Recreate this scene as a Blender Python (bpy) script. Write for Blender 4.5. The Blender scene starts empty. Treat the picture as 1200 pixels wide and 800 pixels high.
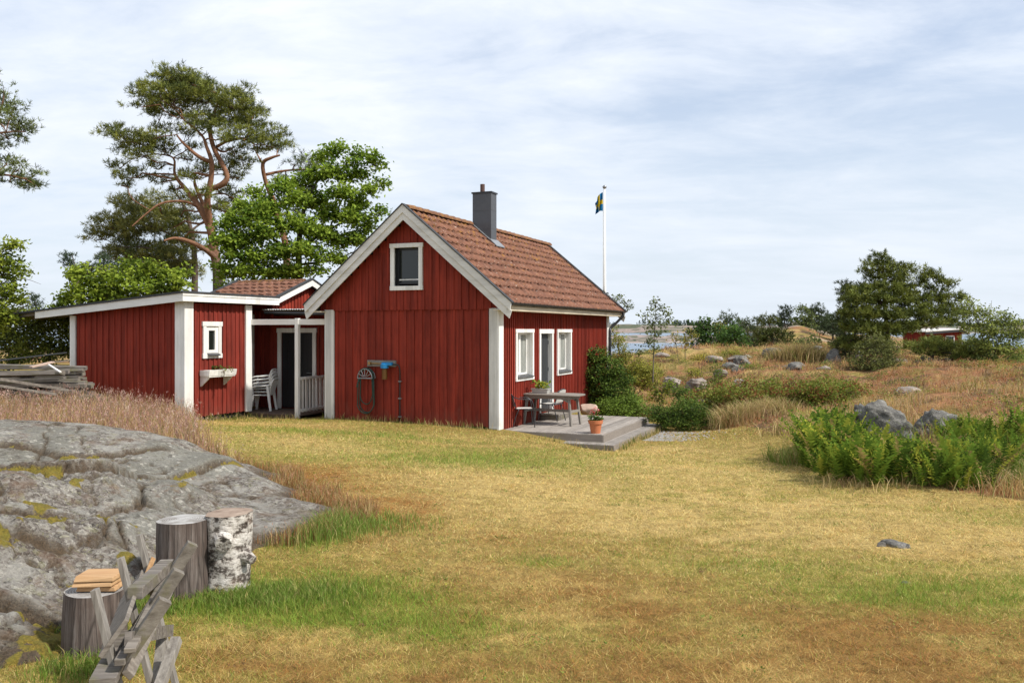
import bpy, math, random
import numpy as np
from mathutils import Vector, Matrix
random.seed(7)
RG = np.random.default_rng(11)
PI = math.pi
sc = bpy.context.scene
COL = sc.collection

# ------------------------------------------------------------------ view data (eye 2.16 m above the yard)
F, EYE, CX, CY = 1030.0, 2.16, 600.0, 387.0
def at(px, py, d):                      # a point d metres out in the direction of a sight line
    return ((px-CX)/F*d, d, EYE+(CY-py)/F*d)
def on_z(px, py, z):
    d = (EYE-z)*F/(py-CY); return ((px-CX)/F*d, d, z)
_n = math.hypot(420, 1030); BX, BY = 420/_n, 1030/_n
AX, AY = BY, -BX
C0 = (-0.347, 19.85)
ROT = math.atan2(AY, AX)
def W(u, v, z=0): return (C0[0]+u*AX+v*BX, C0[1]+u*AY+v*BY, z)

# ------------------------------------------------------------------ noise
def _hash(ix, iy, s):
    n = (ix*374761393 + iy*668265263 + s*1442695041) & 0x7fffffff
    n = ((n ^ (n >> 13))*1274126177) & 0x7fffffff
    return ((n ^ (n >> 16)) & 0xffff)/65535.0
def vnoise(x, y, s=0):
    x = np.asarray(x, float); y = np.asarray(y, float)
    ix = np.floor(x).astype(np.int64); iy = np.floor(y).astype(np.int64)
    fx = x-ix; fy = y-iy
    fx = fx*fx*(3-2*fx); fy = fy*fy*(3-2*fy)
    a = _hash(ix, iy, s); b = _hash(ix+1, iy, s); c = _hash(ix, iy+1, s); d = _hash(ix+1, iy+1, s)
    return (a*(1-fx)+b*fx)*(1-fy)+(c*(1-fx)+d*fx)*fy
def fbm(x, y, s=0, o=4):
    t = 0; a = .5; f = 1.0; n = 0
    for k in range(o):
        t = t+a*vnoise(np.asarray(x)*f+17.3*k, np.asarray(y)*f-9.1*k, s+k); n += a; a *= .5; f *= 2.03
    return t/n
def sstep(a, b, x):
    t = np.clip((np.asarray(x, float)-a)/(b-a), 0, 1); return t*t*(3-2*t)

# ------------------------------------------------------------------ ground height
CP = np.array([(0,0,.1),(-3,2,.1),(4,3,.1),(-6,-6,.2),(8,-4,.1),(0,6,.05),(4,6,0),(8,6,.02),(-1.5,8,.1),(2,10,-.05),(5,9,-.05),(-2,12,.12),(2,14,-.1),(-5,16,.22),
 (0,17,-.03),(-2.5,19,.03),(-.35,19.6,-.04),(-4.5,21,.02),(-7,19.8,.08),(-5.8,21.2,.0),(2.1,18.6,-.42),(3.2,21,-.42),(1,20.5,-.3),(4,16,-.32),(4.4,22.7,-.42),(4,13,-.2),(6.5,11,-.15),
 (9,11,0),(12,12,.1),(6,14.2,-.05),(7,16,.25),(8.5,17,.45),(12,16,.5),(11,20,.7),(7,22,.1),(9,26,.5),(5,25,-.3),(3.6,28,-.2),(6,32,.2),(10,32,.75),
 (15,30,.9),(20,30,1.0),(8,38,.85),(5.8,40,1.0),(9.4,42,1.3),(14,42,1.3),(22,42,1.2),(4.2,36,.3),(2,42,.2),(0,30,-.1),(-5,32,.2),(-15,30,1.0),(-20,25,1.1),
 (-12,35,.4),(-8,14,.35),(-12,13,.6),(-6,26,0),(-2,24,-.1),(18,22,.85),(26,30,1.0),(30,42,1.0),(-30,40,.6),(16,8,.1),(-14,4,.5),(-8.6,20.4,.25),(-9.6,20.8,.55),(-10.8,21.2,.8),(-10,18.6,.6),(-9,17,.42),(-13,20,1.0),(-16,24,1.2),(-12,26,1.0),(-18,18,.9),(-8.5,15.5,.4),(-11,15,.75),(-6.5,17,.2),(-9,24,.4),(-14,16,.9),(-6.3,22.2,-.1),(-7,21.6,-.06),(-6.7,20.9,0),(-5.2,22.4,-.1),(-7.6,22,-.1)])
def shep(x, y, P, s2, pw):
    x = np.asarray(x, float); y = np.asarray(y, float)
    num = np.zeros(x.shape); den = np.zeros(x.shape)
    for (a, b, c) in P:
        w = 1.0/((x-a)**2+(y-b)**2+s2)**pw
        num += w*c; den += w
    return num/den
def H(x, y):
    x = np.asarray(x, float); y = np.asarray(y, float)
    h = shep(x, y, CP, 1.0, 1.7)
    rough = sstep(4.3, 8, x)*sstep(11, 18, y)+sstep(24, 30, y)
    rough = np.clip(rough, 0, 1)
    h = h+.03*(fbm(x*.8, y*.8, 3)-.5)+rough*(.45*(fbm(x*.33, y*.33, 8)-.5)+.12*(fbm(x*1.7, y*1.7, 5)-.5))
    yy = np.maximum(y, 1.0); r = x/yy
    end = np.interp(r, [-.8, 0, .05, .1, .2, .225, .26, .4, .5, .56, .7], [95, 90, 52, 45, 46, 62, 120, 130, 85, 66, 62])
    dist = np.hypot(x, y)
    hill = sstep(.2, .3, r)*(1-sstep(.42, .52, r))*(.9*sstep(55, 95, y)+1.1*np.exp(-((r-.325)/.03)**2)*sstep(60, 90, y))
    h = h+hill*(.8+.6*fbm(x*.12, y*.12, 31))
    t = sstep(0, 1, (dist-end)/(end*.22+3))
    h = h*(1-t)-7*t
    back = sstep(40, 90, -y)+sstep(60, 110, np.abs(x)*(y < 20))
    return h

# ------------------------------------------------------------------ mesh helpers
def link(o, parent=None):
    COL.objects.link(o)
    if parent is not None: o.parent = parent
    return o
def props(o, label=None, cat=None, group=None, kind=None):
    if label: o['label'] = label
    if cat: o['category'] = cat
    if group: o['group'] = group
    if kind: o['kind'] = kind
    return o
def root(name, label, cat, loc, rz=0, group=None):
    o = bpy.data.objects.new(name, None); o.empty_display_size = .2
    o.location = loc; o.rotation_euler = (0, 0, rz); COL.objects.link(o)
    return props(o, label, cat, group)
def np_obj(name, V, faces, mat, parent=None, col=None, smooth=False, origin=None):
    """faces: list of int arrays (m,k)"""
    V = np.asarray(V, np.float32)
    loc = None
    if parent is None and origin is not None:
        V = V-np.array(origin, np.float32); loc = origin
    elif parent is not None and parent.rotation_euler.z == 0:
        V = V-np.array(parent.location, np.float32)
    me = bpy.data.meshes.new(name)
    faces = [np.asarray(f, np.int32) for f in faces if len(f)]
    tot = sum(f.size for f in faces); nf = sum(len(f) for f in faces)
    me.vertices.add(len(V)); me.vertices.foreach_set('co', V.ravel())
    me.loops.add(tot); me.loops.foreach_set('vertex_index', np.concatenate([f.ravel() for f in faces]))
    me.polygons.add(nf)
    st = []; off = 0
    for f in faces:
        st.append(off+np.arange(len(f))*f.shape[1]); off += f.size
    me.polygons.foreach_set('loop_start', np.concatenate(st).astype(np.int32))
    if smooth: me.polygons.foreach_set('use_smooth', np.ones(nf, bool))
    me.update(calc_edges=True)
    if col is not None:
        ca = me.color_attributes.new('Col', 'FLOAT_COLOR', 'POINT')
        c4 = np.ones((len(V), 4), np.float32); c4[:, :3] = col
        ca.data.foreach_set('color', c4.ravel())
    me.materials.append(mat)
    o = bpy.data.objects.new(name, me)
    if loc is not None: o.location = loc
    return link(o, parent)
class MB:
    """collects shapes; coordinates are world, or local to a turned parent"""
    def __init__(s): s.v = []; s.f = []
    def add(s, vs, fs):
        n = len(s.v); s.v += [tuple(p) for p in vs]; s.f += [tuple(i+n for i in f) for f in fs]; return s
    def box(s, x0, x1, y0, y1, z0, z1):
        return s.add([(x0,y0,z0),(x1,y0,z0),(x1,y1,z0),(x0,y1,z0),(x0,y0,z1),(x1,y0,z1),(x1,y1,z1),(x0,y1,z1)],
            [(0,3,2,1),(4,5,6,7),(0,1,5,4),(1,2,6,5),(2,3,7,6),(3,0,4,7)])
    def beam(s, p0, p1, w, t, up=(0,0,1), taper=1.0):
        p0 = Vector(p0); p1 = Vector(p1); d = (p1-p0).normalized(); u = Vector(up)
        sd = d.cross(u)
        if sd.length < 1e-3: sd = d.cross(Vector((1,0,0)))
        sd.normalize(); u = sd.cross(d).normalized(); vs = []
        for p, k in ((p0,1),(p1,taper)):
            for a, b in ((-1,-1),(1,-1),(1,1),(-1,1)): vs.append(p+sd*(a*w/2*k)+u*(b*t/2*k))
        return s.add(vs, [(3,2,1,0),(4,5,6,7),(0,1,5,4),(1,2,6,5),(2,3,7,6),(3,0,4,7)])
    def prism(s, pts, y0, y1):   # pts in x,z extruded along y
        n = len(pts)
        vs = [(x,y0,z) for x,z in pts]+[(x,y1,z) for x,z in pts]
        return s.add(vs, [tuple(range(n)), tuple(range(2*n-1, n-1, -1))]+[(i,i+n,(i+1)%n+n,(i+1)%n) for i in range(n)])
    def prismx(s, pts, x0, x1):  # pts in y,z extruded along x
        n = len(pts)
        vs = [(x0,y,z) for y,z in pts]+[(x1,y,z) for y,z in pts]
        return s.add(vs, [tuple(range(n-1,-1,-1)), tuple(range(n, 2*n))]+[(i,(i+1)%n,(i+1)%n+n,i+n) for i in range(n)])
    def tube(s, pts, r, n=8, cap=True):
        pts = [Vector(p) for p in pts]; m = len(pts)
        rr = [r]*m if not isinstance(r, (list, tuple)) else r
        base = len(s.v); prev = None
        for i, p in enumerate(pts):
            d = (pts[min(i+1,m-1)]-pts[max(i-1,0)]).normalized()
            if prev is None:
                a = d.orthogonal().normalized()
            else:
                a = prev-d*prev.dot(d)
                a = a.normalized() if a.length > 1e-5 else d.orthogonal().normalized()
            prev = a; b = d.cross(a)
            for k in range(n):
                t = 2*PI*k/n; q = p+(a*math.cos(t)+b*math.sin(t))*rr[i]; s.v.append(tuple(q))
        for i in range(m-1):
            for k in range(n):
                s.f.append((base+i*n+k, base+i*n+(k+1)%n, base+(i+1)*n+(k+1)%n, base+(i+1)*n+k))
        if cap:
            s.f.append(tuple(base+k for k in range(n-1,-1,-1))); s.f.append(tuple(base+(m-1)*n+k for k in range(n)))
        return s
    def lathe(s, prof, c=(0,0,0), n=24):  # prof (r,z)
        base = len(s.v)
        for r, z in prof:
            for k in range(n):
                t = 2*PI*k/n; s.v.append((c[0]+r*math.cos(t), c[1]+r*math.sin(t), c[2]+z))
        for i in range(len(prof)-1):
            for k in range(n):
                s.f.append((base+i*n+k, base+i*n+(k+1)%n, base+(i+1)*n+(k+1)%n, base+(i+1)*n+k))
        s.f.append(tuple(base+k for k in range(n-1,-1,-1))); s.f.append(tuple(base+(len(prof)-1)*n+k for k in range(n)))
        return s
    def xf(s, M):
        s.v = [tuple(M @ Vector(p)) for p in s.v]; return s
    def build(s, name, mat, parent=None, origin=None, smooth=False, bevel=0.0, label=None, auto=False):
        off = Vector((0,0,0))
        if parent is None and origin is not None: off = Vector(origin)
        elif parent is not None and parent.rotation_euler.z == 0 and not getattr(s, 'local', False): off = Vector(parent.location)
        me = bpy.data.meshes.new(name)
        me.from_pydata([tuple(Vector(p)-off) for p in s.v], [], s.f)
        if smooth: me.polygons.foreach_set('use_smooth', [True]*len(me.polygons))
        me.materials.append(mat); me.update()
        o = bpy.data.objects.new(name, me)
        if parent is None and origin is not None: o.location = origin
        link(o, parent)
        if bevel:
            b = o.modifiers.new('bevel', 'BEVEL'); b.width = bevel; b.segments = 2; b.limit_method = 'ANGLE'; b.angle_limit = 1.0
        if label: o['label'] = label
        return o
def cut(pts, n):                       # resample a polyline smoothly (Catmull-Rom)
    P = [Vector(p) for p in pts]; P = [P[0]*2-P[1]]+P+[P[-1]*2-P[-2]]; out = []
    for i in range(1, len(P)-2):
        for k in range(n):
            t = k/n; a, b, c, d = P[i-1], P[i], P[i+1], P[i+2]
            out.append(.5*((2*b)+(c-a)*t+(2*a-5*b+4*c-d)*t*t+(3*b-a-3*c+d)*t**3))
    out.append(P[-2]); return out

# ------------------------------------------------------------------ materials
def newmat(name):
    m = bpy.data.materials.new(name); m.use_nodes = True
    nt = m.node_tree; bs = nt.nodes['Principled BSDF']; bs.inputs['Roughness'].default_value = .8
    bs.inputs['Specular IOR Level'].default_value = .25
    return m, nt, bs
def N(nt, t, **k):
    n = nt.nodes.new(t)
    for a, b in k.items(): setattr(n, a, b)
    return n
def coords(nt, scale=(1,1,1), rot=(0,0,0)):
    tc = N(nt, 'ShaderNodeTexCoord'); mp = N(nt, 'ShaderNodeMapping')
    mp.inputs['Scale'].default_value = scale; mp.inputs['Rotation'].default_value = rot
    nt.links.new(tc.outputs['Object'], mp.inputs['Vector']); return mp.outputs['Vector']
def noise(nt, vec, scale, detail=4, rough=.6):
    n = N(nt, 'ShaderNodeTexNoise'); n.inputs['Scale'].default_value = scale
    n.inputs['Detail'].default_value = detail; n.inputs['Roughness'].default_value = rough
    nt.links.new(vec, n.inputs['Vector']); return n.outputs['Fac']
def ramp(nt, fac, stops, mode='LINEAR'):
    r = N(nt, 'ShaderNodeValToRGB'); cr = r.color_ramp; cr.interpolation = mode
    while len(cr.elements) < len(stops): cr.elements.new(.5)
    for e, (p, c) in zip(cr.elements, stops):
        e.position = p; e.color = (*c, 1) if len(c) == 3 else c
    nt.links.new(fac, r.inputs['Fac']); return r.outputs['Color']
def mix(nt, fac, a, b, mode='MIX'):
    m = N(nt, 'ShaderNodeMix', data_type='RGBA', blend_type=mode)
    for s, v in ((0, fac), (6, a), (7, b)):
        if hasattr(v, 'is_output'): nt.links.new(v, m.inputs[s])
        else: m.inputs[s].default_value = v if s == 0 else (*v, 1)
    return m.outputs[2]
def g(v): return (v, v, v)
def bump(nt, bs, h, strength=.3, dist=.01):
    b = N(nt, 'ShaderNodeBump'); b.inputs['Strength'].default_value = strength; b.inputs['Distance'].default_value = dist
    nt.links.new(h, b.inputs['Height']); nt.links.new(b.outputs['Normal'], bs.inputs['Normal'])
def per_board(nt, k, lo, hi, ky=None):
    f = N(nt, 'ShaderNodeVectorMath', operation='FLOOR'); nt.links.new(coords(nt, (k, k if ky is None else ky, .25)), f.inputs[0])
    w_ = N(nt, 'ShaderNodeTexWhiteNoise'); nt.links.new(f.outputs[0], w_.inputs['Vector'])
    return ramp(nt, w_.outputs['Value'], [(0, g(lo)), (1, g(hi))])
def painted(name, base, dark, along='z', rough=.7, wear=None, sc1=1.0):
    m, nt, bs = newmat(name)
    s = {'z': (14,14,1.1), 'x': (1.1,14,14), 'y': (14,1.1,14)}[along]
    v = coords(nt, s); n1 = noise(nt, v, 1.2*sc1, 6); n2 = noise(nt, coords(nt), 1.3, 4); n3 = noise(nt, coords(nt, tuple(q*.5 for q in s)), 6, 3)
    c = mix(nt, ramp(nt, n1, [(.34, g(0)), (.64, g(1))]), dark, base)
    c = mix(nt, ramp(nt, n2, [(.35, g(.0)), (.75, g(.45))]), c, tuple(q*1.25+.004 for q in base))
    if wear: c = mix(nt, ramp(nt, n3, [(.66, g(0)), (.78, g(.8))]), c, wear)
    if along == 'z':
        c = mix(nt, 1.0, c, per_board(nt, 5.3 if wear else 3, .84, 1.14), 'MULTIPLY')
        sp = N(nt, 'ShaderNodeSeparateXYZ'); nt.links.new(coords(nt), sp.inputs[0])
        mr = N(nt, 'ShaderNodeMapRange'); nt.links.new(sp.outputs['Z'], mr.inputs[0]); mr.inputs[1].default_value = .75; mr.inputs[2].default_value = .0; mr.inputs[3].default_value = -.12; mr.inputs[4].default_value = .28
        ad = N(nt, 'ShaderNodeMath', operation='ADD'); nt.links.new(mr.outputs[0], ad.inputs[0]); nt.links.new(noise(nt, coords(nt, (5,5,2)), 1.6, 6, .7), ad.inputs[1])
        c = mix(nt, ramp(nt, ad.outputs[0], [(.58, g(0)), (.85, g(.55))]), c, tuple(q*.55+e for q, e in zip(base, (.05,.04,.03))))
    nt.links.new(c, bs.inputs['Base Color']); bs.inputs['Roughness'].default_value = rough
    bump(nt, bs, n1, .35, .006); return m
def wood(name, a, b, along='x', rough=.85, moss=None, sc1=1.0, brd=0):
    m, nt, bs = newmat(name)
    s = {'z': (22,22,1.5), 'x': (1.5,22,22), 'y': (22,1.5,22), '-': (6,6,6)}[along]
    n1 = noise(nt, coords(nt, s), 1.5*sc1, 8, .65); n2 = noise(nt, coords(nt), 3, 5)
    c = ramp(nt, n1, [(.3, b), (.5, tuple((x+y)/2 for x, y in zip(a, b))), (.7, a)])
    c = mix(nt, ramp(nt, n2, [(.4, g(0)), (.8, g(.5))]), c, tuple(q*.6 for q in a))
    if brd: c = mix(nt, 1.0, c, per_board(nt, brd, .74, 1.15, .12), 'MULTIPLY')
    if moss: c = mix(nt, ramp(nt, noise(nt, coords(nt), 6, 6), [(.5, g(0)), (.65, g(.8))]), c, moss)
    nt.links.new(c, bs.inputs['Base Color']); bs.inputs['Roughness'].default_value = rough
    bump(nt, bs, n1, .6, .008); return m
def flat(name, c, rough=.6, metal=0, spec=.4, var=.15):
    m, nt, bs = newmat(name)
    n = noise(nt, coords(nt), 9, 5)
    cc = mix(nt, n, tuple(q*(1-var) for q in c), tuple(min(1, q*(1+var)) for q in c))
    nt.links.new(cc, bs.inputs['Base Color'])
    bs.inputs['Roughness'].default_value = rough; bs.inputs['Metallic'].default_value = metal; bs.inputs['Specular IOR Level'].default_value = spec
    return m
def colmat(name, transl=.3, rough=.7, nz=0, spec=.2):
    m, nt, bs = newmat(name)
    a = N(nt, 'ShaderNodeVertexColor', layer_name='Col'); c = a.outputs['Color']
    if nz:
        n = noise(nt, coords(nt), nz, 6)
        c = mix(nt, 1.0, c, ramp(nt, n, [(.3, g(.6)), (.7, g(1.25))]), 'MULTIPLY')
        bump(nt, bs, n, .4, .02)
    nt.links.new(c, bs.inputs['Base Color']); bs.inputs['Roughness'].default_value = rough; bs.inputs['Specular IOR Level'].default_value = spec
    if transl:
        t = N(nt, 'ShaderNodeBsdfTranslucent'); ms = N(nt, 'ShaderNodeMixShader'); ms.inputs[0].default_value = transl
        nt.links.new(c, t.inputs['Color']); out = nt.nodes['Material Output']
        nt.links.new(bs.outputs[0], ms.inputs[1]); nt.links.new(t.outputs[0], ms.inputs[2]); nt.links.new(ms.outputs[0], out.inputs['Surface'])
    return m
RED = (.262,.033,.017); REDD = (.135,.017,.010)
M = {}
M['red'] = painted('red_paint', RED, REDD, 'z', .8, (.30,.06,.04))
M['red_old'] = painted('red_paint_weathered', (.225,.03,.018), (.10,.014,.009), 'z', .85, (.28,.09,.06))
M['white'] = painted('white_paint', (.78,.77,.74), (.66,.65,.61), 'z', .5, (.5,.48,.42))
M['whitex'] = painted('white_paint_level', (.78,.77,.74), (.66,.65,.61), 'x', .5, (.5,.48,.42))
M['verge'] = painted('white_paint_shade_and_grey', (.68,.665,.63), (.50,.49,.46), 'x', .65, (.3,.29,.26), .5)  # white darkened to paint in gable-side shade, plus worn patches; plain grey on hut
M['cream'] = painted('cream_fascia', (.62,.55,.42), (.45,.38,.28), 'y', .6, (.35,.28,.2))
M['black'] = flat('black_painted_metal', (.02,.021,.023), .4, 0, .5)
M['felt'] = flat('roof_felt', (.05,.052,.055), .85, 0, .2)
M['chim'] = flat('chimney_sheet', (.085,.088,.095), .45, .3, .5)
M['flue'] = flat('rusty_flue', (.10,.055,.045), .7, .2)
M['dark'] = flat('dark_inside', (.012,.012,.013), .9)
M['door'] = painted('charcoal_door', (.04,.043,.047), (.028,.03,.033), 'z', .45)
M['deck'] = wood('grey_deck_boards', (.39,.35,.31), (.22,.195,.17), 'y', brd=7.143)
M['deckx'] = wood('grey_deck_edge', (.30,.26,.225), (.17,.145,.12), 'x')
M['table'] = wood('weathered_table_wood', (.30,.27,.235), (.17,.15,.125), 'x')
M['old'] = wood('old_grey_timber', (.29,.255,.215), (.095,.078,.062), 'x')
M['oldz'] = wood('old_grey_timber_upright', (.33,.305,.27), (.12,.105,.09), 'z')
M['oldg'] = wood('mossy_grey_timber', (.25,.225,.19), (.095,.08,.065), 'x', moss=(.16,.15,.07))
M['pile'] = wood('dark_rotten_timber', (.26,.23,.20), (.06,.05,.042), 'x', moss=(.13,.12,.07))
M['fresh'] = wood('fresh_split_wood', (.56,.36,.19), (.33,.17,.07), 'x', .7)
M['chairm'] = flat('grey_chair_metal', (.06,.06,.065), .35, .6, .5)
M['chairf'] = flat('pale_chair_mesh', (.52,.51,.47), .8)
M['plastic'] = flat('white_plastic', (.80,.79,.76), .35, 0, .5, .04)
M['terra'] = flat('terracotta', (.48,.165,.075), .8, 0, .2, .2)
M['zinc'] = flat('zinc', (.30,.31,.32), .45, .6)
M['blue'] = flat('blue_plastic', (.02,.22,.50), .4)
M['amber'] = flat('amber_plastic', (.13,.06,.012), .3)
M['hose'] = flat('green_hose', (.018,.05,.035), .5)
M['stonep'] = flat('pink_granite', (.46,.34,.27), .85, 0, .2, .3)
M['soil'] = flat('soil', (.05,.035,.025), .95)
M['trans'] = flat('corrugated_sheet', (.42,.42,.41), .4, .1, .4)
m, nt, bs = newmat('window_glass'); bs.inputs['Base Color'].default_value = (.012,.016,.013,1); bs.inputs['Roughness'].default_value = .06
bs.inputs['Specular IOR Level'].default_value = .6; bump(nt, bs, noise(nt, coords(nt), 2.5, 2), .05, .02); M['glass'] = m
M['curtain'] = flat('grey_blind', (.32,.33,.30), .6, 0, .3, .05)
# ------------------------------------------------------------------ ground colour (what grows where)
ROUGH = np.array([(6.9,11.7),(6.0,12.5),(5.15,13.4),(4.95,14.8),(5.3,16.4),(5.7,18.5),(5.7,20.8),(5.0,22.2),(4.3,23.6),(3.9,25),(3.2,27.5),(1.5,31),(-1,34),(-1,70),(70,70),(70,11),(12,10.9)])
def inpoly(x, y, P):
    x = np.asarray(x); y = np.asarray(y); r = np.zeros(x.shape, bool); j = len(P)-1
    for i in range(len(P)):
        xi, yi = P[i]; xj, yj = P[j]
        c = ((yi > y) != (yj > y)) & (x < (xj-xi)*(y-yi)/(yj-yi+1e-12)+xi)
        r ^= c; j = i
    return r
# green, straw and brown patches seen in the lawn: x, y, rx, ry, kind, weight
SPOTS = [(-2.2,6.9,.8,.55,0,1.0),(-1.4,6.8,.9,.45,0,1.1),(-.55,6.3,.55,.35,0,.9),(-2.9,5.9,.5,.5,0,.4),(-1.9,8.9,.3,.6,0,1),(-1.2,14.2,1.8,.9,0,.5),(.4,14.8,1.6,1.3,0,.55),(-3,17.6,2.5,.8,0,.45),
 (3.3,7.1,.9,.45,0,.65),(4.6,7.4,.8,.4,0,.45),(2.4,8.2,.8,.3,0,.4),(1.6,9.2,1.0,.4,0,.3),(5.6,6.6,.5,.4,0,.4),(.3,8.0,.3,.2,0,.5),(4.3,10.8,1.5,.5,0,.35),
 (-.4,11.6,1.8,2.0,1,.7),(1.6,10.3,1.6,1.3,1,.9),(3.6,11.5,2.2,1.2,1,.9),(4.2,9.2,1.6,.8,1,.7),(2.8,14.5,1.8,1.6,1,.6),(-3.8,15.5,1.5,1.5,1,.4),(3.2,17.5,1.4,2,1,.6),(0.4,18.3,2.6,.5,1,.4),
 (-.6,5.2,.9,.5,2,.8),(1.5,5.4,1.2,.7,2,.8),(2.6,6.1,1.3,.6,2,.8),(.6,7.1,1.0,.6,2,.7),(3.2,5.5,1.2,.5,2,.7),(1.2,6.5,1.4,.35,2,.5),(-1.6,5.6,.6,.3,2,.5),(.3,8.8,.8,.5,2,.4),(-1.6,10.1,.6,1.0,3,1.0),(-2.6,11.5,.6,1.2,3,.7),(3.9,5.6,1,.5,2,.5),(-3.4,12.6,1.2,.9,3,.5)]
KIND = np.array([(.125,.19,.022),(.66,.50,.20),(.27,.15,.05),(.29,.135,.06)])
LPAL = np.array([(.55,.39,.135),(.70,.52,.22),(.29,.16,.052),(.42,.19,.055),(.27,.265,.05),(.17,.265,.032)])
def lawnw(x, y):
    """share of straw, bleached straw, brown, rust, olive and green stems"""
    x = np.asarray(x, float); y = np.asarray(y, float)
    n1 = fbm(x*.45, y*.75, 41, 5); n2 = fbm(x*1.5+.4*y, y*3.0, 51, 6); n3 = fbm(x*.22, y*.4, 61, 4); n4 = fbm(x*4, y*6, 63, 4)
    o = sstep(.42, .55, n1*.5+n2*.3+n4*.2); b = sstep(.44, .56, n3*.45+n2*.3+n4*.25); l = sstep(.48, .62, n4*.5+n2*.5)
    w = np.stack([.75+0*x, .12+.5*l, .10+.8*b, .03+.35*b*sstep(.45, .6, n1), .08+.9*o, .03+.22*o], -1)
    K = np.array([(.05,.0,.05,0,.55,1.0),(.8,.9,.06,.03,.1,.02),(.12,.03,1.0,.30,.12,.03),(.1,.03,.6,1.0,.08,.03)])
    for (sx, sy, rx, ry, k, wt) in SPOTS:
        d = ((x-sx)/rx)**2+((y-sy)/ry)**2
        t = np.clip(wt*1.15*np.exp(-d*.8)*(.15+1.7*sstep(.32, .66, n4*.5+n2*.5)), 0, .95)[..., None]
        w = w*(1-t)+K[k]*1.2*t
    return w/w.sum(-1, keepdims=True)
def lawncol(x, y): return lawnw(x, y)@LPAL
def heathcol(x, y):
    n1 = fbm(x*.5, y*.7, 71, 4); n2 = fbm(x*1.7, y*1.7, 81, 4)
    pink = np.array((.34,.17,.085)); straw = np.array((.47,.33,.13)); green = np.array((.17,.18,.04)); dk = np.array((.13,.085,.05))
    a = sstep(.42, .6, n1)[..., None]; b = sstep(.5, .62, n2)[..., None]; c = sstep(.30, .42, n2)[..., None]
    r = pink*(1-a)+straw*a; r = r*(1-b*.6)+green*b*.6
    return r*c+dk*(1-c)

# ------------------------------------------------------------------ ground mesh
def build_ground():
    T = 3.9; n = 560; k = 12.0
    t = np.linspace(-T, T, n); xs = k*np.sinh(t)*1.0
    t2 = np.linspace(-3.0, 3.9, n); ys = 12+k*np.sinh(t2)
    X, Y = np.meshgrid(xs, ys); Z = H(X, Y)
    V = np.stack([X.ravel(), Y.ravel(), Z.ravel()], 1)
    i = np.arange(n-1)[:, None]*n+np.arange(n-1)[None, :]; i = i.ravel()
    f = np.stack([i, i+1, i+n+1, i+n], 1)
    x, y = X.ravel(), Y.ravel(); c = lawncol(x, y)*.62
    r = (inpoly(x, y, ROUGH) | (y > 30))[:, None]
    c = np.where(r, heathcol(x, y)*.8, c)
    far = sstep(50, 80, np.hypot(x, y))[:, None]
    rk = np.array((.30,.24,.19)); nn = sstep(.45, .6, fbm(x*.15, y*.15, 90, 4))[:, None]
    c = c*(1-far)+(c*(1-nn)+rk*nn)*far
    m, nt, bs = newmat('dry_ground')
    a = N(nt, 'ShaderNodeVertexColor', layer_name='Col')
    v = coords(nt); n1 = noise(nt, v, 9, 8, .75); n2 = noise(nt, v, 55, 4, .7)
    cc = mix(nt, 1.0, a.outputs['Color'], ramp(nt, n1, [(.3, g(.45)), (.7, g(1.5))]), 'MULTIPLY')
    cc = mix(nt, 1.0, cc, ramp(nt, n2, [(.3, g(.6)), (.7, g(1.3))]), 'MULTIPLY')
    nt.links.new(cc, bs.inputs['Base Color']); bs.inputs['Roughness'].default_value = .95; bs.inputs['Specular IOR Level'].default_value = .05
    bump(nt, bs, n2, .5, .02)
    o = np_obj('ground', V, [f], m, None, c, True); props(o, kind='structure')
build_ground()

# ------------------------------------------------------------------ lichen rock outcrop (left foreground)
RP = []
for px, py, z in [(375,592,.1),(345,570,.22),(300,553,.42),(245,530,.62),(200,512,.78),(150,503,.88),(100,497,.94),(50,493,.98),(0,492,1.0),(320,606,.12),(300,622,.16),
                  (240,625,.3),(150,650,.38),(100,600,.64),(0,600,.74),(0,690,.46),(50,740,.26),(0,800,.10),(60,800,.02),(75,775,.02),(100,720,.16),(200,560,.6),(100,540,.84),(290,585,.34),(170,600,.5),(0,545,.9),(-80,600,.8),(-80,700,.5),(-80,500,1.0)]:
    RP.append(on_z(px, py, z))
RP += [(-1.7,10.3,-.1),(-2.2,10.9,-.05),(-2.7,11.6,.0),(-3.3,12.0,.2),(-3.9,12.3,.3),(-4.8,12.8,.45),(-6,13.2,.5),(-7.5,13.2,.6),(-1.6,9.0,-.2),(-2.1,8.3,-.1),(-2.5,7.5,-.05),(-2.75,6.6,-.1),(-2.7,6.0,-.15),(-2.75,5.2,-.2),(-2.5,4.4,-.25),(-3.2,4.0,-.1),(-4.5,4,.1),(-6,4.5,.3),(-9,9,.7),(-9,6,.4),(-2.2,7.0,-.25),(-1.6,8.7,-.3),(-1.5,9.8,-.3),(-1.8,11.2,-.2),(-2.4,12.2,-.15),(-3.2,12.8,.0),(-4.2,13.4,.1),(-5.5,14,.1),(-7.5,14.2,.2)]
RP += [on_z(368,583,.30), on_z(350,600,.28), on_z(330,570,.42), on_z(310,600,.34), on_z(378,592,.16)]
RP = np.array(RP)
def seam(x, y, pts, w):
    """distance to a polyline with a wobble -> 0..1"""
    x = x+.12*(fbm(x*2, y*2, 5)-.5)*2; y = y+.12*(fbm(x*2+9, y*2, 6)-.5)*2
    best = np.full(x.shape, 9.)
    for (a, b), (c, d) in zip(pts[:-1], pts[1:]):
        t = np.clip(((x-a)*(c-a)+(y-b)*(d-b))/((c-a)**2+(d-b)**2), 0, 1)
        best = np.minimum(best, np.hypot(x-a-t*(c-a), y-b-t*(d-b)))
    return np.exp(-(best/w)**2)
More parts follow.
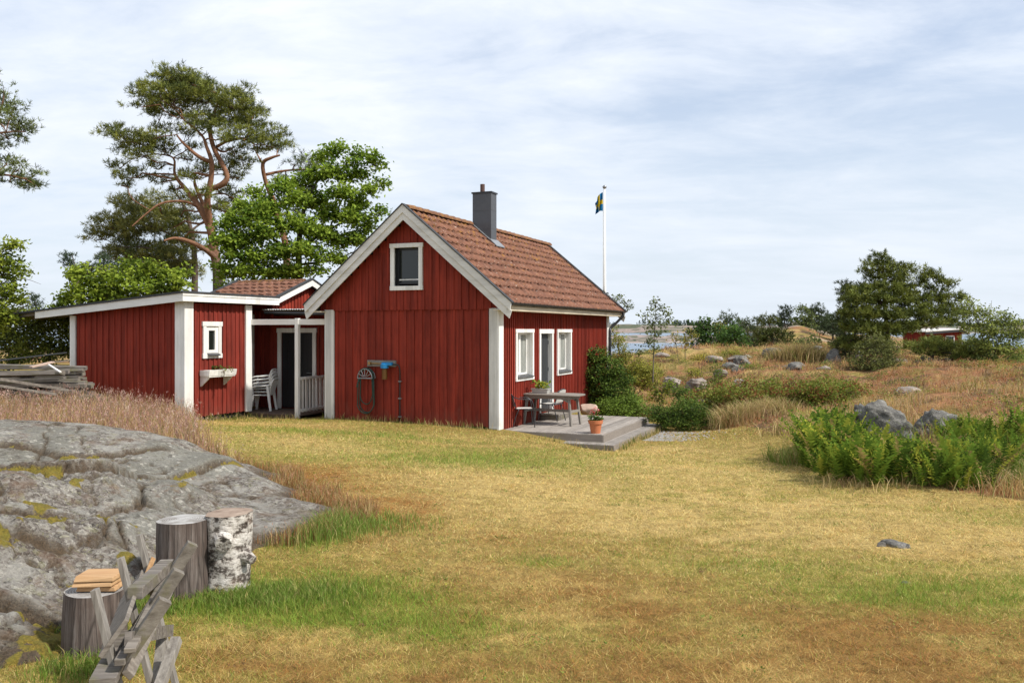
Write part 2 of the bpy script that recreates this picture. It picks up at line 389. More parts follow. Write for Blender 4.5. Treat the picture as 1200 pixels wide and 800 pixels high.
SEAMS = [([on_z(0,535,.9)[:2], on_z(83,540,.84)[:2], on_z(140,543,.74)[:2], on_z(277,540,.5)[:2], on_z(330,560,.3)[:2]], .07),
         ([on_z(0,582,.78)[:2], on_z(70,576,.75)[:2], on_z(115,575,.68)[:2], on_z(150,577,.6)[:2]], .05),
         ([on_z(20,560,.84)[:2], on_z(45,600,.7)[:2], on_z(55,640,.55)[:2], on_z(100,690,.3)[:2]], .05),
         ([on_z(-10,655,.6)[:2], on_z(40,665,.52)[:2], on_z(70,690,.4)[:2]], .04),
         ([on_z(-10,740,.35)[:2], on_z(40,735,.3)[:2], on_z(80,730,.2)[:2]], .05),
         ([on_z(235,540,.6)[:2], on_z(265,580,.4)[:2]], .03)]
LEDGES = [([(-40,537,.92),(83,540,.86),(140,543,.76),(210,541,.62),(277,540,.5)], .10, 0), ([(-40,582,.78),(70,577,.76),(115,575,.69),(165,577,.58)], .07, 1),
          ([(-40,618,.70),(30,612,.70),(75,622,.6),(110,612,.6)], .05, 2), ([(-40,664,.56),(30,668,.52),(70,692,.4),(100,700,.3)], .12, 3), ([(-40,742,.35),(40,737,.3),(85,730,.2)], .10, 4), ([(30,512,.92),(100,516,.88),(190,522,.72)], .04, 5)]
LEDW = [(np.array([on_z(*p)[0] for p in q]), np.array([on_z(*p)[1] for p in q]), h, k) for q, h, k in LEDGES]
def ledge_d(x, y, xs, ys, k): return y-(np.interp(x, xs, ys)+.16*(fbm(x*2.3, y*.5, 300+k, 4)-.5))
def rockH(x, y):
    z = shep(x, y, RP, .12, 1.9)
    left = sstep(-2.7, -3.7, x)*sstep(11.0, 8.5, y)
    for xs, ys, h, k in LEDW:
        fade = sstep(xs[-1]+.25, xs[-1]-.3, x)
        d = ledge_d(x, y, xs, ys, k)
        z = z+fade*h*(sstep(0, .05, d)-.5)*np.exp(-np.maximum(np.abs(d)-.1, 0)/.8)*(.5+fbm(x*1.5, y*.7, 310+k, 3))-.03*fade*np.exp(-(d/.04)**2)
    cr = np.abs(fbm(x*1.0+.5*y, y*.9, 21, 4)-.5)*2; z = z-.12*(.4+.6*left)*np.exp(-(cr/.014)**2)
    cr2 = np.abs(fbm(x*2.6+4, y*2.2, 23, 4)-.5)*2; z = z-.06*left*np.exp(-(cr2/.035)**2)
    bl = fbm(x*2.1, y*2.1, 22, 4); z = z+.10*left*(bl-.5)+.05*left*(np.floor(bl*11)/11-bl)*6
    z = z+.05*(fbm(x*.9, y*.9, 25, 4)-.5)+.03*(fbm(x*5, y*5, 26, 4)-.5)+(.012+.022*left)*(fbm(x*16, y*16, 27, 3)-.5)
    return z-.02
def build_rock():
    xs = np.arange(-8.3, -1.2, .027); ys = 3.6*np.exp(np.arange(0, 1.40, .0036))
    X, Y = np.meshgrid(xs, ys); Z = rockH(X, Y); n = len(xs)
    G_ = H(X, Y); Z = np.maximum(Z, G_-.35)
    keep = (Z > G_-.12) & inpoly(X, Y, np.array([(-1.3,9.6),(-1.9,10.9),(-3.0,12.2),(-4.6,13.2),(-8.6,14.2),(-8.6,3.0),(-2.3,3.0),(-2.3,6.6),(-1.9,8.4)]))
    V = np.stack([X.ravel(), Y.ravel(), Z.ravel()], 1)
    i = (np.arange(len(ys)-1)[:, None]*n+np.arange(n-1)[None, :])
    k = keep[:-1, :-1] | keep[1:, 1:] | keep[:-1, 1:] | keep[1:, :-1]
    i = i[k]; f = np.stack([i, i+1, i+n+1, i+n], 1)
    used = np.unique(f); mp = np.zeros(len(V), int); mp[used] = np.arange(len(used)); V = V[used]; f = mp[f]
    x, y = V[:, 0], V[:, 1]
    # moss mask (r) roughness of lichen cover (g) clean-slab (b)
    moss = np.zeros(len(V)); soil = np.zeros(len(V)); hf = fbm(x*13, y*13, 45, 3); mf_ = fbm(x*2.2, y*2.2, 46, 3)
    for xs_, ys_, h_, k_ in LEDW:
        d = ledge_d(x, y, xs_, ys_, k_); fd = sstep(xs_[-1]+.3, xs_[-1]-.1, x)
        soil = np.maximum(soil, fd*np.exp(-(d/.05)**2)*sstep(.25, .5, hf+.15))
        moss = np.maximum(moss, fd*np.exp(-((d+.04)/.075)**2)*sstep(.47, .56, fbm(x*2.6, y*.6, 47+k_, 3)*.7+hf*.3))
    cr = np.abs(fbm(x*1.0+.5*y, y*.9, 21, 4)-.5)*2; cr2 = np.abs(fbm(x*2.6+4, y*2.2, 23, 4)-.5)*2; left = sstep(-2.7, -3.7, x)*sstep(11.0, 8.5, y)
    soil = np.maximum(soil, np.exp(-(cr/.025)**2)*1.0); soil = np.maximum(soil, left*np.exp(-(cr2/.04)**2)*.9)
    moss = np.maximum(moss, left*np.exp(-(cr2/.09)**2)*sstep(.55, .62, mf_))
    for px, py, z, r in [(45,587,.75,.09),(52,583,.7,.08),(68,608,.62,.07),(10,622,.65,.08),(20,583,.76,.06),(66,603,.6,.05),(150,642,.42,.08),(178,652,.4,.07),(70,738,.2,.15),(50,730,.25,.12),(20,745,.3,.10),(62,543,.86,.08),(90,553,.8,.06),(35,572,.78,.05)]:
        c = on_z(px, py, z); moss = np.maximum(moss, 1.2*np.exp(-((x-c[0])**2+((y-c[1])*.55)**2)/r**2)*sstep(.3, .5, hf))
    lich = np.clip(.12+.88*sstep(-2.9, -4.0, x-.35*(fbm(x*1.3, y*1.3, 48)-.5)*6)*sstep(9.6, 7.8, y), 0, 1)
    lich = np.maximum(lich, .75*sstep(.42, .12, V[:, 2]-H(x, y)+.3*(mf_-.5))); lich = np.maximum(lich, .8*sstep(-4.3, -5.0, x)*sstep(.4, .55, fbm(x*1.1, y*1.1, 49)))
    lich = np.maximum(lich, .9*sstep(11.0, 11.5, y+.5*(mf_-.5)))
    soil = np.maximum(soil, .75*sstep(.13, .02, V[:, 2]-H(x, y)-.06*hf))
    col = np.stack([np.clip(moss, 0, 1), np.clip(lich, 0, 1), np.clip(soil*1.25, 0, 1)], 1)
    m, nt, bs = newmat('lichen_rock')
    def math_(op, a_, b2, c2=None):
        q = N(nt, 'ShaderNodeMath', operation=op)
        for i_, v_ in enumerate((a_, b2, c2)):
            if v_ is None: continue
            if hasattr(v_, 'is_output'): nt.links.new(v_, q.inputs[i_])
            else: q.inputs[i_].default_value = v_
        return q.outputs[0]
    a = N(nt, 'ShaderNodeVertexColor', layer_name='Col'); sp = N(nt, 'ShaderNodeSeparateColor'); nt.links.new(a.outputs['Color'], sp.inputs[0])
    v = coords(nt); nA = noise(nt, v, 2.2, 6, .6); nB = noise(nt, v, 14, 8, .7); nC = noise(nt, v, 60, 5, .75)
    wob = N(nt, 'ShaderNodeTexNoise'); wob.inputs['Scale'].default_value = 30; wob.inputs['Detail'].default_value = 3; nt.links.new(v, wob.inputs['Vector'])
    wv = N(nt, 'ShaderNodeMix', data_type='VECTOR'); wv.inputs[0].default_value = .05; nt.links.new(v, wv.inputs[4]); nt.links.new(wob.outputs['Color'], wv.inputs[5])
    def cells(sc_):
        q = N(nt, 'ShaderNodeTexVoronoi'); q.inputs['Scale'].default_value = sc_; nt.links.new(wv.outputs[1], q.inputs['Vector'])
        r = N(nt, 'ShaderNodeSeparateColor'); nt.links.new(q.outputs['Color'], r.inputs[0]); return r.outputs
    f1, f2, f3 = cells(62), cells(24), cells(9)
    slab = ramp(nt, nA, [(.3, (.175,.165,.148)), (.5, (.225,.215,.195)), (.7, (.29,.28,.26))])
    slab = mix(nt, ramp(nt, nB, [(.42, g(0)), (.7, g(.55))]), slab, (.20,.205,.155))
    slab = mix(nt, 1.0, slab, ramp(nt, f1[0], [(0, g(.78)), (1, g(1.2))]), 'MULTIPLY')
    slab = mix(nt, ramp(nt, f2[0], [(.93, g(0)), (.94, g(.7))], 'CONSTANT'), slab, (.47,.45,.41))
    slab = mix(nt, ramp(nt, f2[1], [(.92, g(0)), (.93, g(.6))], 'CONSTANT'), slab, (.09,.08,.07))
    pal = [(0, (.05,.042,.036)), (.16, (.11,.09,.078)), (.34, (.19,.165,.15)), (.52, (.27,.25,.23)), (.70, (.36,.34,.31)), (.84, (.47,.45,.41)), (.94, (.29,.28,.17))]
    mot = mix(nt, .5, ramp(nt, f1[1], pal, 'CONSTANT'), ramp(nt, f2[2], pal, 'CONSTANT')); mot = mix(nt, .22, mot, ramp(nt, f3[0], pal, 'CONSTANT'))
    mot = mix(nt, ramp(nt, noise(nt, v, 3.5, 5, .6), [(.52, g(0)), (.66, g(.55))]), mot, (.16,.095,.06))
    mot = mix(nt, ramp(nt, noise(nt, coords(nt, (1,1,2)), 2.6, 6, .65), [(.52, g(0)), (.62, g(.65))]), mot, (.36,.35,.33))
    k = math_('MULTIPLY_ADD', sp.outputs[1], .62, math_('MULTIPLY_ADD', nB, .9, -.12))
    c = mix(nt, ramp(nt, k, [(.46, g(0)), (.56, g(1))]), slab, mot)
    c = mix(nt, 1.0, c, ramp(nt, nC, [(.3, g(.58)), (.7, g(1.0))]), 'MULTIPLY')
    c = mix(nt, 1.0, c, (1.0,.985,.93), 'MULTIPLY')
    c = mix(nt, math_('MULTIPLY', sp.outputs[2], .92), c, ramp(nt, nC, [(.35, (.03,.022,.014)), (.65, (.10,.065,.035))]))
    mc = ramp(nt, nC, [(.36, (.07,.05,.01)), (.5, (.17,.12,.018)), (.64, (.28,.20,.035))]); mc = mix(nt, ramp(nt, nB, [(.4, g(0)), (.6, g(.6))]), mc, (.12,.12,.025))
    mf = math_('MULTIPLY_ADD', sp.outputs[0], .9, math_('MULTIPLY', nC, .35))
    c = mix(nt, ramp(nt, mf, [(.52, g(0)), (.62, g(1))]), c, mc)
    nt.links.new(c, bs.inputs['Base Color']); bs.inputs['Roughness'].default_value = .9
    h = mix(nt, .4, nB, nC); bump(nt, bs, h, 1.0, .03)
    V[:, 2] += .035*np.clip(col[:, 0]*1.3, 0, 1)
    o = np_obj('rock_outcrop', V, [f], m, None, col, True, (-4.5, 8.5, .3))
    props(o, 'broad grey lichen covered rock slab with mossy cracks rising behind the chopping blocks', 'rock')
build_rock()

# ------------------------------------------------------------------ sea and far shore
m, nt, bs = newmat('sea_water'); bs.inputs['Base Color'].default_value = (.06,.12,.19,1); bs.inputs['Roughness'].default_value = .22
bs.inputs['Specular IOR Level'].default_value = .5
bump(nt, bs, noise(nt, coords(nt, (.35,1,1)), 1.2, 6, .7), .45, .35)
bpy_sea = MB().add([(-6000,-400,-2.34),(6000,-400,-2.34),(6000,9000,-2.34),(-6000,9000,-2.34)], [(0,1,2,3)]).build('sea', m)
props(bpy_sea, kind='structure')
def island(name, x0, x1, y0, y1, hgt, seed, pine=True):
    nx = 260; ny = 40
    X, Y = np.meshgrid(np.linspace(x0, x1, nx), np.linspace(y0, y1, ny))
    u = (X-x0)/(x1-x0); v = (Y-y0)/(y1-y0); L = (x1-x0)
    e = np.clip(sstep(0, .12, u)*sstep(1, .88, u)*sstep(0, .3, v)*sstep(1, .7, v), 0, 1)
    Z = -2.34-1.5+(hgt+1.5)*e*(.35+1.1*fbm(X/L*14, Y/L*14, seed, 5))
    i = (np.arange(ny-1)[:, None]*nx+np.arange(nx-1)[None, :]).ravel(); f = np.stack([i, i+1, i+nx+1, i+nx], 1)
    n1 = fbm(X/L*40, Y/L*40+Z*.3, seed+3, 4).ravel()
    c = np.where((n1 > (.54 if hgt < 5 else .47))[:, None], np.array((.09,.10,.06)), np.array((.27,.215,.185)))*(.8+.5*fbm(X/L*90, Y/L*90+Z*.7, seed+9, 3).ravel())[:, None]
    if hgt < 5: c = np.where((Z.ravel() < -2.34+.10*hgt)[:, None], np.array((.45,.39,.33)), c)
    o = np_obj(name, np.stack([X.ravel(), Y.ravel(), Z.ravel()], 1), [f], MROCKFAR, None, c, True); props(o, kind='structure')
    return X, Y, Z
MROCKFAR = colmat('far_rock', 0, .9, .3)
def woods(name, label, x0, x1, y0, y1, zf, n, h, seed):
    rg = np.random.default_rng(seed); P = []
    while len(P) < n:
        x = rg.uniform(x0, x1); y = rg.uniform(y0, y1)
        if fbm(np.array([x/(x1-x0)*9]), np.array([y/(x1-x0)*9]), seed)[0] > .47: P.append((x, y))
    P = np.array(P); V = []; Fc = []; C = []
    hh = h*rg.uniform(.5, 1.2, n); z0 = zf(P[:, 0], P[:, 1])
    for k in range(60):
        a = rg.uniform(0, 2*PI, n); q = rg.uniform(.15, 1, n); r = hh*.30*np.sqrt(rg.uniform(0, 1, n))*(1.25-q)
        c = np.stack([P[:, 0]+r*np.cos(a), P[:, 1]+r*np.sin(a), z0+hh*q], 1)
        d = rg.normal(0, 1, (n, 3, 3))*(hh*.085)[:, None, None]
        V.append((c[:, None, :]+d).reshape(-1, 3)); C.append(np.repeat(np.array((.03,.05,.025))*rg.uniform(.6, 1.7, (n, 1)), 3, 0))
    V = np.concatenate(V); f = np.arange(len(V)).reshape(-1, 3)
    o = np_obj(name, V, [f], MWOOD, None, np.concatenate(C)); props(o, label, 'trees', kind='stuff')
MWOOD = colmat('far_foliage', .1, .9)
island('islet', 25, 175, 285, 480, 1.7, 101)
X_, Y_, Z_ = island('far_shore', -350, 1300, 1450, 1900, 13, 103)
def zfar(x, y):
    ix = np.clip(((x+350)/1650*259).astype(int), 0, 259); iy = np.clip(((y-1450)/450*39).astype(int), 0, 39); return Z_[iy, ix]
woods('far_wood', 'thin dark line of trees on the shore across the water', -100, 1150, 1560, 1800, zfar, 900, 9, 5)

# ------------------------------------------------------------------ camera, sun, sky
cam = bpy.data.cameras.new('camera'); co = bpy.data.objects.new('camera', cam); COL.objects.link(co)
co.location = (0, 0, EYE); co.rotation_euler = (PI/2, 0, 0)
cam.sensor_width = 36; cam.lens = F/1200*36; cam.shift_y = -(400-CY)/1200; cam.clip_end = 20000; cam.clip_start = .05
sc.camera = co
SD = Vector((.90, -.43, 0)).normalized(); ELEV = math.radians(47)
sd = Vector((SD.x*math.cos(ELEV), SD.y*math.cos(ELEV), math.sin(ELEV)))
sl = bpy.data.lights.new('sun', 'SUN'); sl.energy = 3.5; sl.angle = math.radians(2.5); sl.color = (1, .955, .88)
so = bpy.data.objects.new('sun', sl); COL.objects.link(so); so.rotation_euler = sd.to_track_quat('Z', 'Y').to_euler()
w = bpy.data.worlds.new('World'); sc.world = w; w.use_nodes = True; nt = w.node_tree
bg = nt.nodes['Background']; sky = N(nt, 'ShaderNodeTexSky', sky_type='NISHITA'); sky.sun_disc = False
sky.sun_elevation = ELEV; sky.sun_rotation = math.atan2(SD.x, SD.y); sky.dust_density = 1.5; sky.ozone_density = 1.5; sky.air_density = 1.0
tc = N(nt, 'ShaderNodeTexCoord'); sx = N(nt, 'ShaderNodeSeparateXYZ'); nt.links.new(tc.outputs['Generated'], sx.inputs[0])
zz = N(nt, 'ShaderNodeMath', operation='MAXIMUM'); nt.links.new(sx.outputs['Z'], zz.inputs[0]); zz.inputs[1].default_value = 0
z2 = N(nt, 'ShaderNodeMath', operation='ADD'); nt.links.new(zz.outputs[0], z2.inputs[0]); z2.inputs[1].default_value = .16
cb = N(nt, 'ShaderNodeCombineXYZ')
for k, o in ((0, 'X'), (1, 'Y')):
    dv = N(nt, 'ShaderNodeMath', operation='DIVIDE'); nt.links.new(sx.outputs[o], dv.inputs[0]); nt.links.new(z2.outputs[0], dv.inputs[1]); nt.links.new(dv.outputs[0], cb.inputs[k])
mp = N(nt, 'ShaderNodeMapping'); mp.inputs['Scale'].default_value = (.55, .9, 1); mp.inputs['Rotation'].default_value = (0, 0, .5); mp.inputs['Location'].default_value = (3.1, 1.7, 0); nt.links.new(cb.outputs[0], mp.inputs['Vector'])
def wn(sc_, det, ro, dist=0):
    n = N(nt, 'ShaderNodeTexNoise'); n.inputs['Scale'].default_value = sc_; n.inputs['Detail'].default_value = det; n.inputs['Roughness'].default_value = ro; n.inputs['Distortion'].default_value = dist
    nt.links.new(mp.outputs[0], n.inputs['Vector']); return n.outputs['Fac']
c1 = wn(.9, 8, .55, .4); c2 = wn(3.2, 8, .62, .3)
cm = mix(nt, .45, c1, c2)
cov = ramp(nt, cm, [(.38, g(.5)), (.5, g(.85)), (.6, g(1))])
cc = ramp(nt, cm, [(.36, (4.9,5.55,6.7)), (.52, (5.75,6.2,6.9)), (.68, (6.8,7.0,7.4))])
hz = ramp(nt, zz.outputs[0], [(0, g(.85)), (.10, g(.55)), (.3, g(0))])
sk = mix(nt, cov, sky.outputs[0], cc)
sk = mix(nt, hz, sk, (5.2,5.7,6.3))
nt.links.new(sk, bg.inputs['Color']); bg.inputs['Strength'].default_value = .108
vs = sc.view_settings; vs.view_transform = 'Standard'; vs.look = 'None'; vs.gamma = 1; vs.exposure = 0.52
sc.cycles.max_bounces = 5; sc.cycles.diffuse_bounces = 3; sc.cycles.glossy_bounces = 2; sc.cycles.transmission_bounces = 3; sc.cycles.transparent_max_bounces = 4
# ------------------------------------------------------------------ board and batten walls
def battens(mb, fixed, axis, a0, a1, zb, ztop, out, pitch=.165, w=.055, t=.022, base=.03, holes=(), jit=.004):
    """boards with battens. axis 'u': wall runs along local x at y=fixed, out=-1/+1 facing dir; axis 'v': along y at x=fixed."""
    def B(p0, p1, q0, q1, z0, z1):
        if z1-z0 < .02: return
        if axis == 'u': mb.box(p0, p1, min(q0,q1), max(q0,q1), z0, z1)
        else: mb.box(min(q0,q1), max(q0,q1), p0, p1, z0, z1)
    zt = ztop if callable(ztop) else (lambda q: ztop)
    n = max(1, int(round((a1-a0)/pitch))); p = (a1-a0)/n
    def spans(q0, q1, z0, z1):
        segs = [(z0, z1)]
        for (h0, h1, hz0, hz1) in holes:
            if q1 > h0+.001 and q0 < h1-.001:
                ns = []
                for s0, s1 in segs:
                    if hz0 > s0: ns.append((s0, min(s1, hz0)))
                    if hz1 < s1: ns.append((max(s0, hz1), s1))
                    if hz1 <= s0 or hz0 >= s1: ns = ns
                segs = [x for x in ns if x[1]-x[0] > .01]
        return segs
    edges = sorted(set([a0+i*p for i in range(n+1)]+[h for q in holes for h in (q[0], q[1]) if a0 < h < a1]))
    for e0, e1 in zip(edges[:-1], edges[1:]):
        j = random.uniform(0, jit)
        for s0, s1 in spans(e0, e1, zb, min(zt(e0), zt(e1))):
            B(e0, e1, fixed, fixed+out*(base+j), s0, s1)
    for i in range(n+1):
        c = a0+i*p+random.uniform(-.004, .004); ww = w*random.uniform(.9, 1.1)
        c0, c1 = max(a0, c-ww/2), min(a1, c+ww/2)
        for s0, s1 in spans(c0, c1, zb-random.uniform(0, .012), min(zt(c0), zt(c1))):
            B(c0, c1, fixed+out*(base-.006), fixed+out*(base+t+random.uniform(0, .004)), s0, s1)

def tiles(name, parent, v0, v1, u0, z0, u1, z1, seed, tw=.26, th=.32, axis='v'):
    """pantile slope from ridge (u0,z0) down to eave (u1,z1); v0..v1 along the ridge. axis 'v' ridge along local y"""
    rg = np.random.default_rng(seed); L = math.hypot(u1-u0, z1-z0); rows = int(round(L/th)); th = L/rows
    nt_ = int(round((v1-v0)/tw)); tw = (v1-v0)/nt_; seg = 8
    vv = np.linspace(v0, v1, nt_*seg+1); ph = (np.arange(len(vv)) % seg)/seg
    prof = .020*(np.cos(2*PI*(ph-.15)))+.012*np.cos(4*PI*ph)
    du, dz = (u1-u0)/L, (z1-z0)/L; nu, nz = -dz*np.sign(du), abs(du)
    nu = abs(dz)*np.sign(du); V = []; C = []; Fq = []
    tc_ = rg.uniform(0, 1, (rows, nt_)); til = np.minimum((np.arange(len(vv))//seg), nt_-1)
    for r in range(rows):
        jj = rg.normal(0, .003, nt_)[til]
        for s_, off in ((r*th-(.0 if r == 0 else .03), .002), ((r+.5)*th, .013), ((r+1)*th, .026), ((r+1)*th+.002, .004)):
            h = prof+off+jj
            U = u0+du*s_+nu*h; Z = z0+dz*s_+nz*h
            V.append(np.stack([U, vv, Z], 1) if axis == 'v' else np.stack([vv, U, Z], 1))
            k = tc_[r][til]; b = np.array((.215,.098,.060)); d = np.array((.18,.082,.052)); c = b[None]*(k[:, None])+d[None]*(1-k[:, None])
            C.append(c*rg.uniform(.92, 1.08, (len(vv), 1)))
    m_ = len(vv); R = len(V)
    i = (np.arange(R-1)[:, None]*m_+np.arange(m_-1)[None, :]).ravel(); f = np.stack([i, i+1, i+m_+1, i+m_], 1)
    if (axis == 'v') == (du < 0): f = f[:, ::-1]
    return np_obj(name, np.concatenate(V), [f], MTILE, parent, np.concatenate(C))
m, nt, bs = newmat('roof_tiles'); a = N(nt, 'ShaderNodeVertexColor', layer_name='Col'); v = coords(nt)
c = mix(nt, 1.0, a.outputs['Color'], ramp(nt, noise(nt, v, 7, 7, .7), [(.3, g(.6)), (.7, g(1.35))]), 'MULTIPLY')
sx = N(nt, 'ShaderNodeSeparateXYZ'); nt.links.new(v, sx.inputs[0])
c = mix(nt, ramp(nt, noise(nt, v, 24, 4, .6), [(.62, g(0)), (.67, g(.8))]), c, (.46,.38,.31))
mr = N(nt, 'ShaderNodeMapRange'); nt.links.new(sx.outputs['Z'], mr.inputs[0]); mr.inputs[1].default_value = 2.8; mr.inputs[2].default_value = 5.1; mr.inputs[3].default_value = .0; mr.inputs[4].default_value = .10
ad = N(nt, 'ShaderNodeMath', operation='ADD'); nt.links.new(mr.outputs[0], ad.inputs[0]); nt.links.new(noise(nt, v, 5.5, 8, .75), ad.inputs[1])
c = mix(nt, ramp(nt, ad.outputs[0], [(.62, g(0)), (.69, g(.75))]), c, (.33,.16,.025))
c = mix(nt, ramp(nt, noise(nt, v, 2.2, 5, .6), [(.45, g(0)), (.7, g(.45))]), c, (.12,.055,.04))
nt.links.new(c, bs.inputs['Base Color']); bs.inputs['Roughness'].default_value = .85; bump(nt, bs, noise(nt, v, 60, 4), .4, .006); MTILE = m
m, nt, bs = newmat('mossy_ridge'); v = coords(nt)
c = ramp(nt, noise(nt, v, 8, 7, .7), [(.42, (.15,.075,.05)), (.56, (.21,.105,.05)), (.70, (.34,.18,.045))])
nt.links.new(c, bs.inputs['Base Color']); bs.inputs['Roughness'].default_value = .95; bump(nt, bs, noise(nt, v, 30, 5), .9, .03); M['ridge'] = m

# ------------------------------------------------------------------ main cottage, local frame: x along gable (0 = right corner), y along the ridge
WH, LH, EV, OV, FAR = 4.43, 8.85, .42, .35, 9.35
RZ, RU = 5.02, -WH/2
SLP = (RZ-2.80)/(WH/2+EV)
def roofz(u): return RZ-abs(u-RU)*SLP
M['white_shade'] = painted('white_paint_shaded_upright', (.66,.645,.61), (.52,.51,.48), 'z', .65, (.38,.36,.33))  # upright white with the gable front's shade put into its colour
house = root('cottage', 'red board cottage with white corners, tiled gable roof and grey chimney', 'cottage', (C0[0], C0[1], 0), ROT)
class LB(MB): local = True
b = LB()   # core
b.prism([(-WH+.25,-.35),(-.25,-.35),(-.25,2.6),(RU,RZ-.35),(-WH+.25,2.6)], .25, LH-.25)
b.box(-.25, -.001, .0, LH, -.35, -.03); b.box(-WH+.001, -.001, .001, .25, -.35, -.03)
b.build('wall_core', M['dark'], house)
b = LB()
wins = [(1.02,2.20,.95,2.19),(2.60,3.66,.06,2.19),(3.98,5.19,.95,2.19)]
battens(b, 0, 'v', 0, LH, -.12, 2.62, 1, pitch=.135, w=.05, t=.03, holes=wins); b.build('side_wall', M['red'], house, label='red board wall with two windows and the dark door')
b = LB()
battens(b, -.0, 'u', -WH, 0, -.02, 2.66, -1, pitch=.21, w=.07, t=.026, jit=.012)
b.build('gable_wall', M['red'], house)
b = LB(); gw = (-2.68,-1.83,3.10,4.20)
battens(b, -.04, 'u', -WH-.22, .26, 2.64, lambda q: roofz(q)-.12, -1, pitch=.19, w=.06, t=.026, holes=[gw], jit=.012)

b.build('gable_panel', M['red'], house)
b = LB(); battens(b, -WH, 'v', 0, LH, -.1, 2.7, -1); b.build('back_wall', M['red'], house)
b = LB(); battens(b, LH, 'u', -WH, 0, -.2, lambda q: roofz(q)-.12, 1); b.build('far_gable_wall', M['red'], house)
for (x0, x1, y0, y1, z0) in [(-.145, .055, -.10, -.052, -.06), (.052, .1, -.10, .17, -.08), (-WH-.06, -WH+.16, -.10, -.052, .0), (-WH-.1, -WH-.055, -.10, .14, .0), (.052, .095, LH-.14, LH+.06, -.3)]:
    b = LB(); b.box(x0, x1, y0, y1, z0, 2.66); b.build('corner_board', M['white_shade' if y1 < 0 else 'white'], house, bevel=.004)  # front-facing boards take the shaded copy of the white, side ones the plain white
# bargeboards, double
def barge(y, m_):
    for sgn in (-1, 1):
        b = LB(); o = EV+.09
        for (dz0, dz1, yy) in ((.055, -.13, y-.028), (-.125, -.30, y)):
            ue = RU+sgn*(WH/2+o); ze = roofz(ue)
            if dz1 < -.2: ue2 = ue-sgn*.03
            else: ue2 = ue
            b.prism([(RU, RZ+dz0), (ue, ze+dz0), (ue2-sgn*.03, ze+dz1), (RU, RZ+dz1)][::sgn], yy, yy+.028)
        b.build('bargeboard', M['verge'], house, bevel=.003)
        b = LB(); b.prism([(RU, RZ+.085), (RU+sgn*(WH/2+o+.02), roofz(RU+sgn*(WH/2+o+.02))+.085), (RU+sgn*(WH/2+o+.02), roofz(RU+sgn*(WH/2+o+.02))+.057), (RU, RZ+.057)][::sgn], y-.05, y+.10)
        b.build('verge_flashing', M['felt'], house)
barge(-OV, 0); barge(FAR, 0)
rt = root  # roof
b = LB()
for sgn in (-1, 1):
    ue = RU+sgn*(WH/2+EV)
    b.prism([(RU, RZ-.03), (ue, roofz(ue)-.03), (ue, roofz(ue)-.09), (RU, RZ-.10)][::sgn], -OV+.03, FAR)
roof = b.build('roof', M['felt'], house)
tiles('roof_tiles', roof, -OV+.06, FAR-.02, RU, RZ, RU+WH/2+EV+.04, roofz(RU+WH/2+EV+.04), 3)
tiles('roof_tiles', roof, -OV+.06, FAR-.02, RU, RZ, RU-WH/2-EV-.04, roofz(RU+WH/2+EV+.04), 4)
b = LB(); y = -OV+.12
while y < FAR-.05:
    if not (3.25 < y < 3.9):
        n = 8; r0, r1 = .10, .12; pts = []
        for yy, r in ((y, r0), (y+.37, r1)):
            for k in range(n+1):
                t = PI*k/n; pts.append((RU+r*1.15*math.cos(t), yy+random.uniform(-.005,.005), RZ-.03+r*math.sin(t)*.95+.012+random.uniform(-.006,.006)))
        b.add(pts, [(k, k+n+1, k+n+2, k+1) for k in range(n)]+[tuple(range(n+1)), tuple(range(2*n+1, n, -1))])
    y += .35
b.build('ridge_tiles', M['ridge'], roof)
b = LB()
for s_, x0 in ((1, EV-.03), (-1, -WH-EV)):
    b.box(x0, x0+.03, -OV, FAR-.01, 2.60, 2.76)
b.box(.055, EV-.03, -OV+.03, FAR-.03, 2.60, 2.625); b.box(-WH-EV+.03, -WH-.06, -OV+.03, FAR-.03, 2.60, 2.625)
b.build('eaves_board', M['cream'], house)
b = LB(); r = .055   # half round gutter
n = 8; vs = []
for yy in (-OV+.02, FAR+.06):
    for k in range(n+1):
        t = PI+PI*k/n; vs.append((EV+.065+r*math.cos(t), yy, 2.775+r*math.sin(t)))
    for k in range(n, -1, -1):
        t = PI+PI*k/n; vs.append((EV+.065+(r-.006)*math.cos(t), yy, 2.775+(r-.006)*math.sin(t)))
q = 2*(n+1); b.add(vs, [(k, (k+1)%q, (k+1)%q+q, k+q) for k in range(q)]+[tuple(range(q-1,-1,-1)), tuple(range(q, 2*q))])
gut = b.build('gutter', M['black'], house)
for k in range(12):
    b = LB(); b.box(EV+.0, EV+.13, .2+k*.8, .225+k*.8, 2.716, 2.722); b.build('gutter_bracket', M['black'], gut)
b = LB(); b.tube(cut([(EV+.065,LH+.28,2.73),(EV+.065,LH+.26,2.62),(.30,LH+.16,2.40),(.14,LH+.04,2.22),(.14,LH-.02,2.05),(.14,LH-.02,1.0),(.14,LH-.02,-.35)], 4), .042, 10)
for z in (1.9, .9): b.tube([(.14,LH-.02,z),(.14,LH-.02,z+.04)], .05, 10)
b.build('downpipe', M['black'], house, smooth=True)
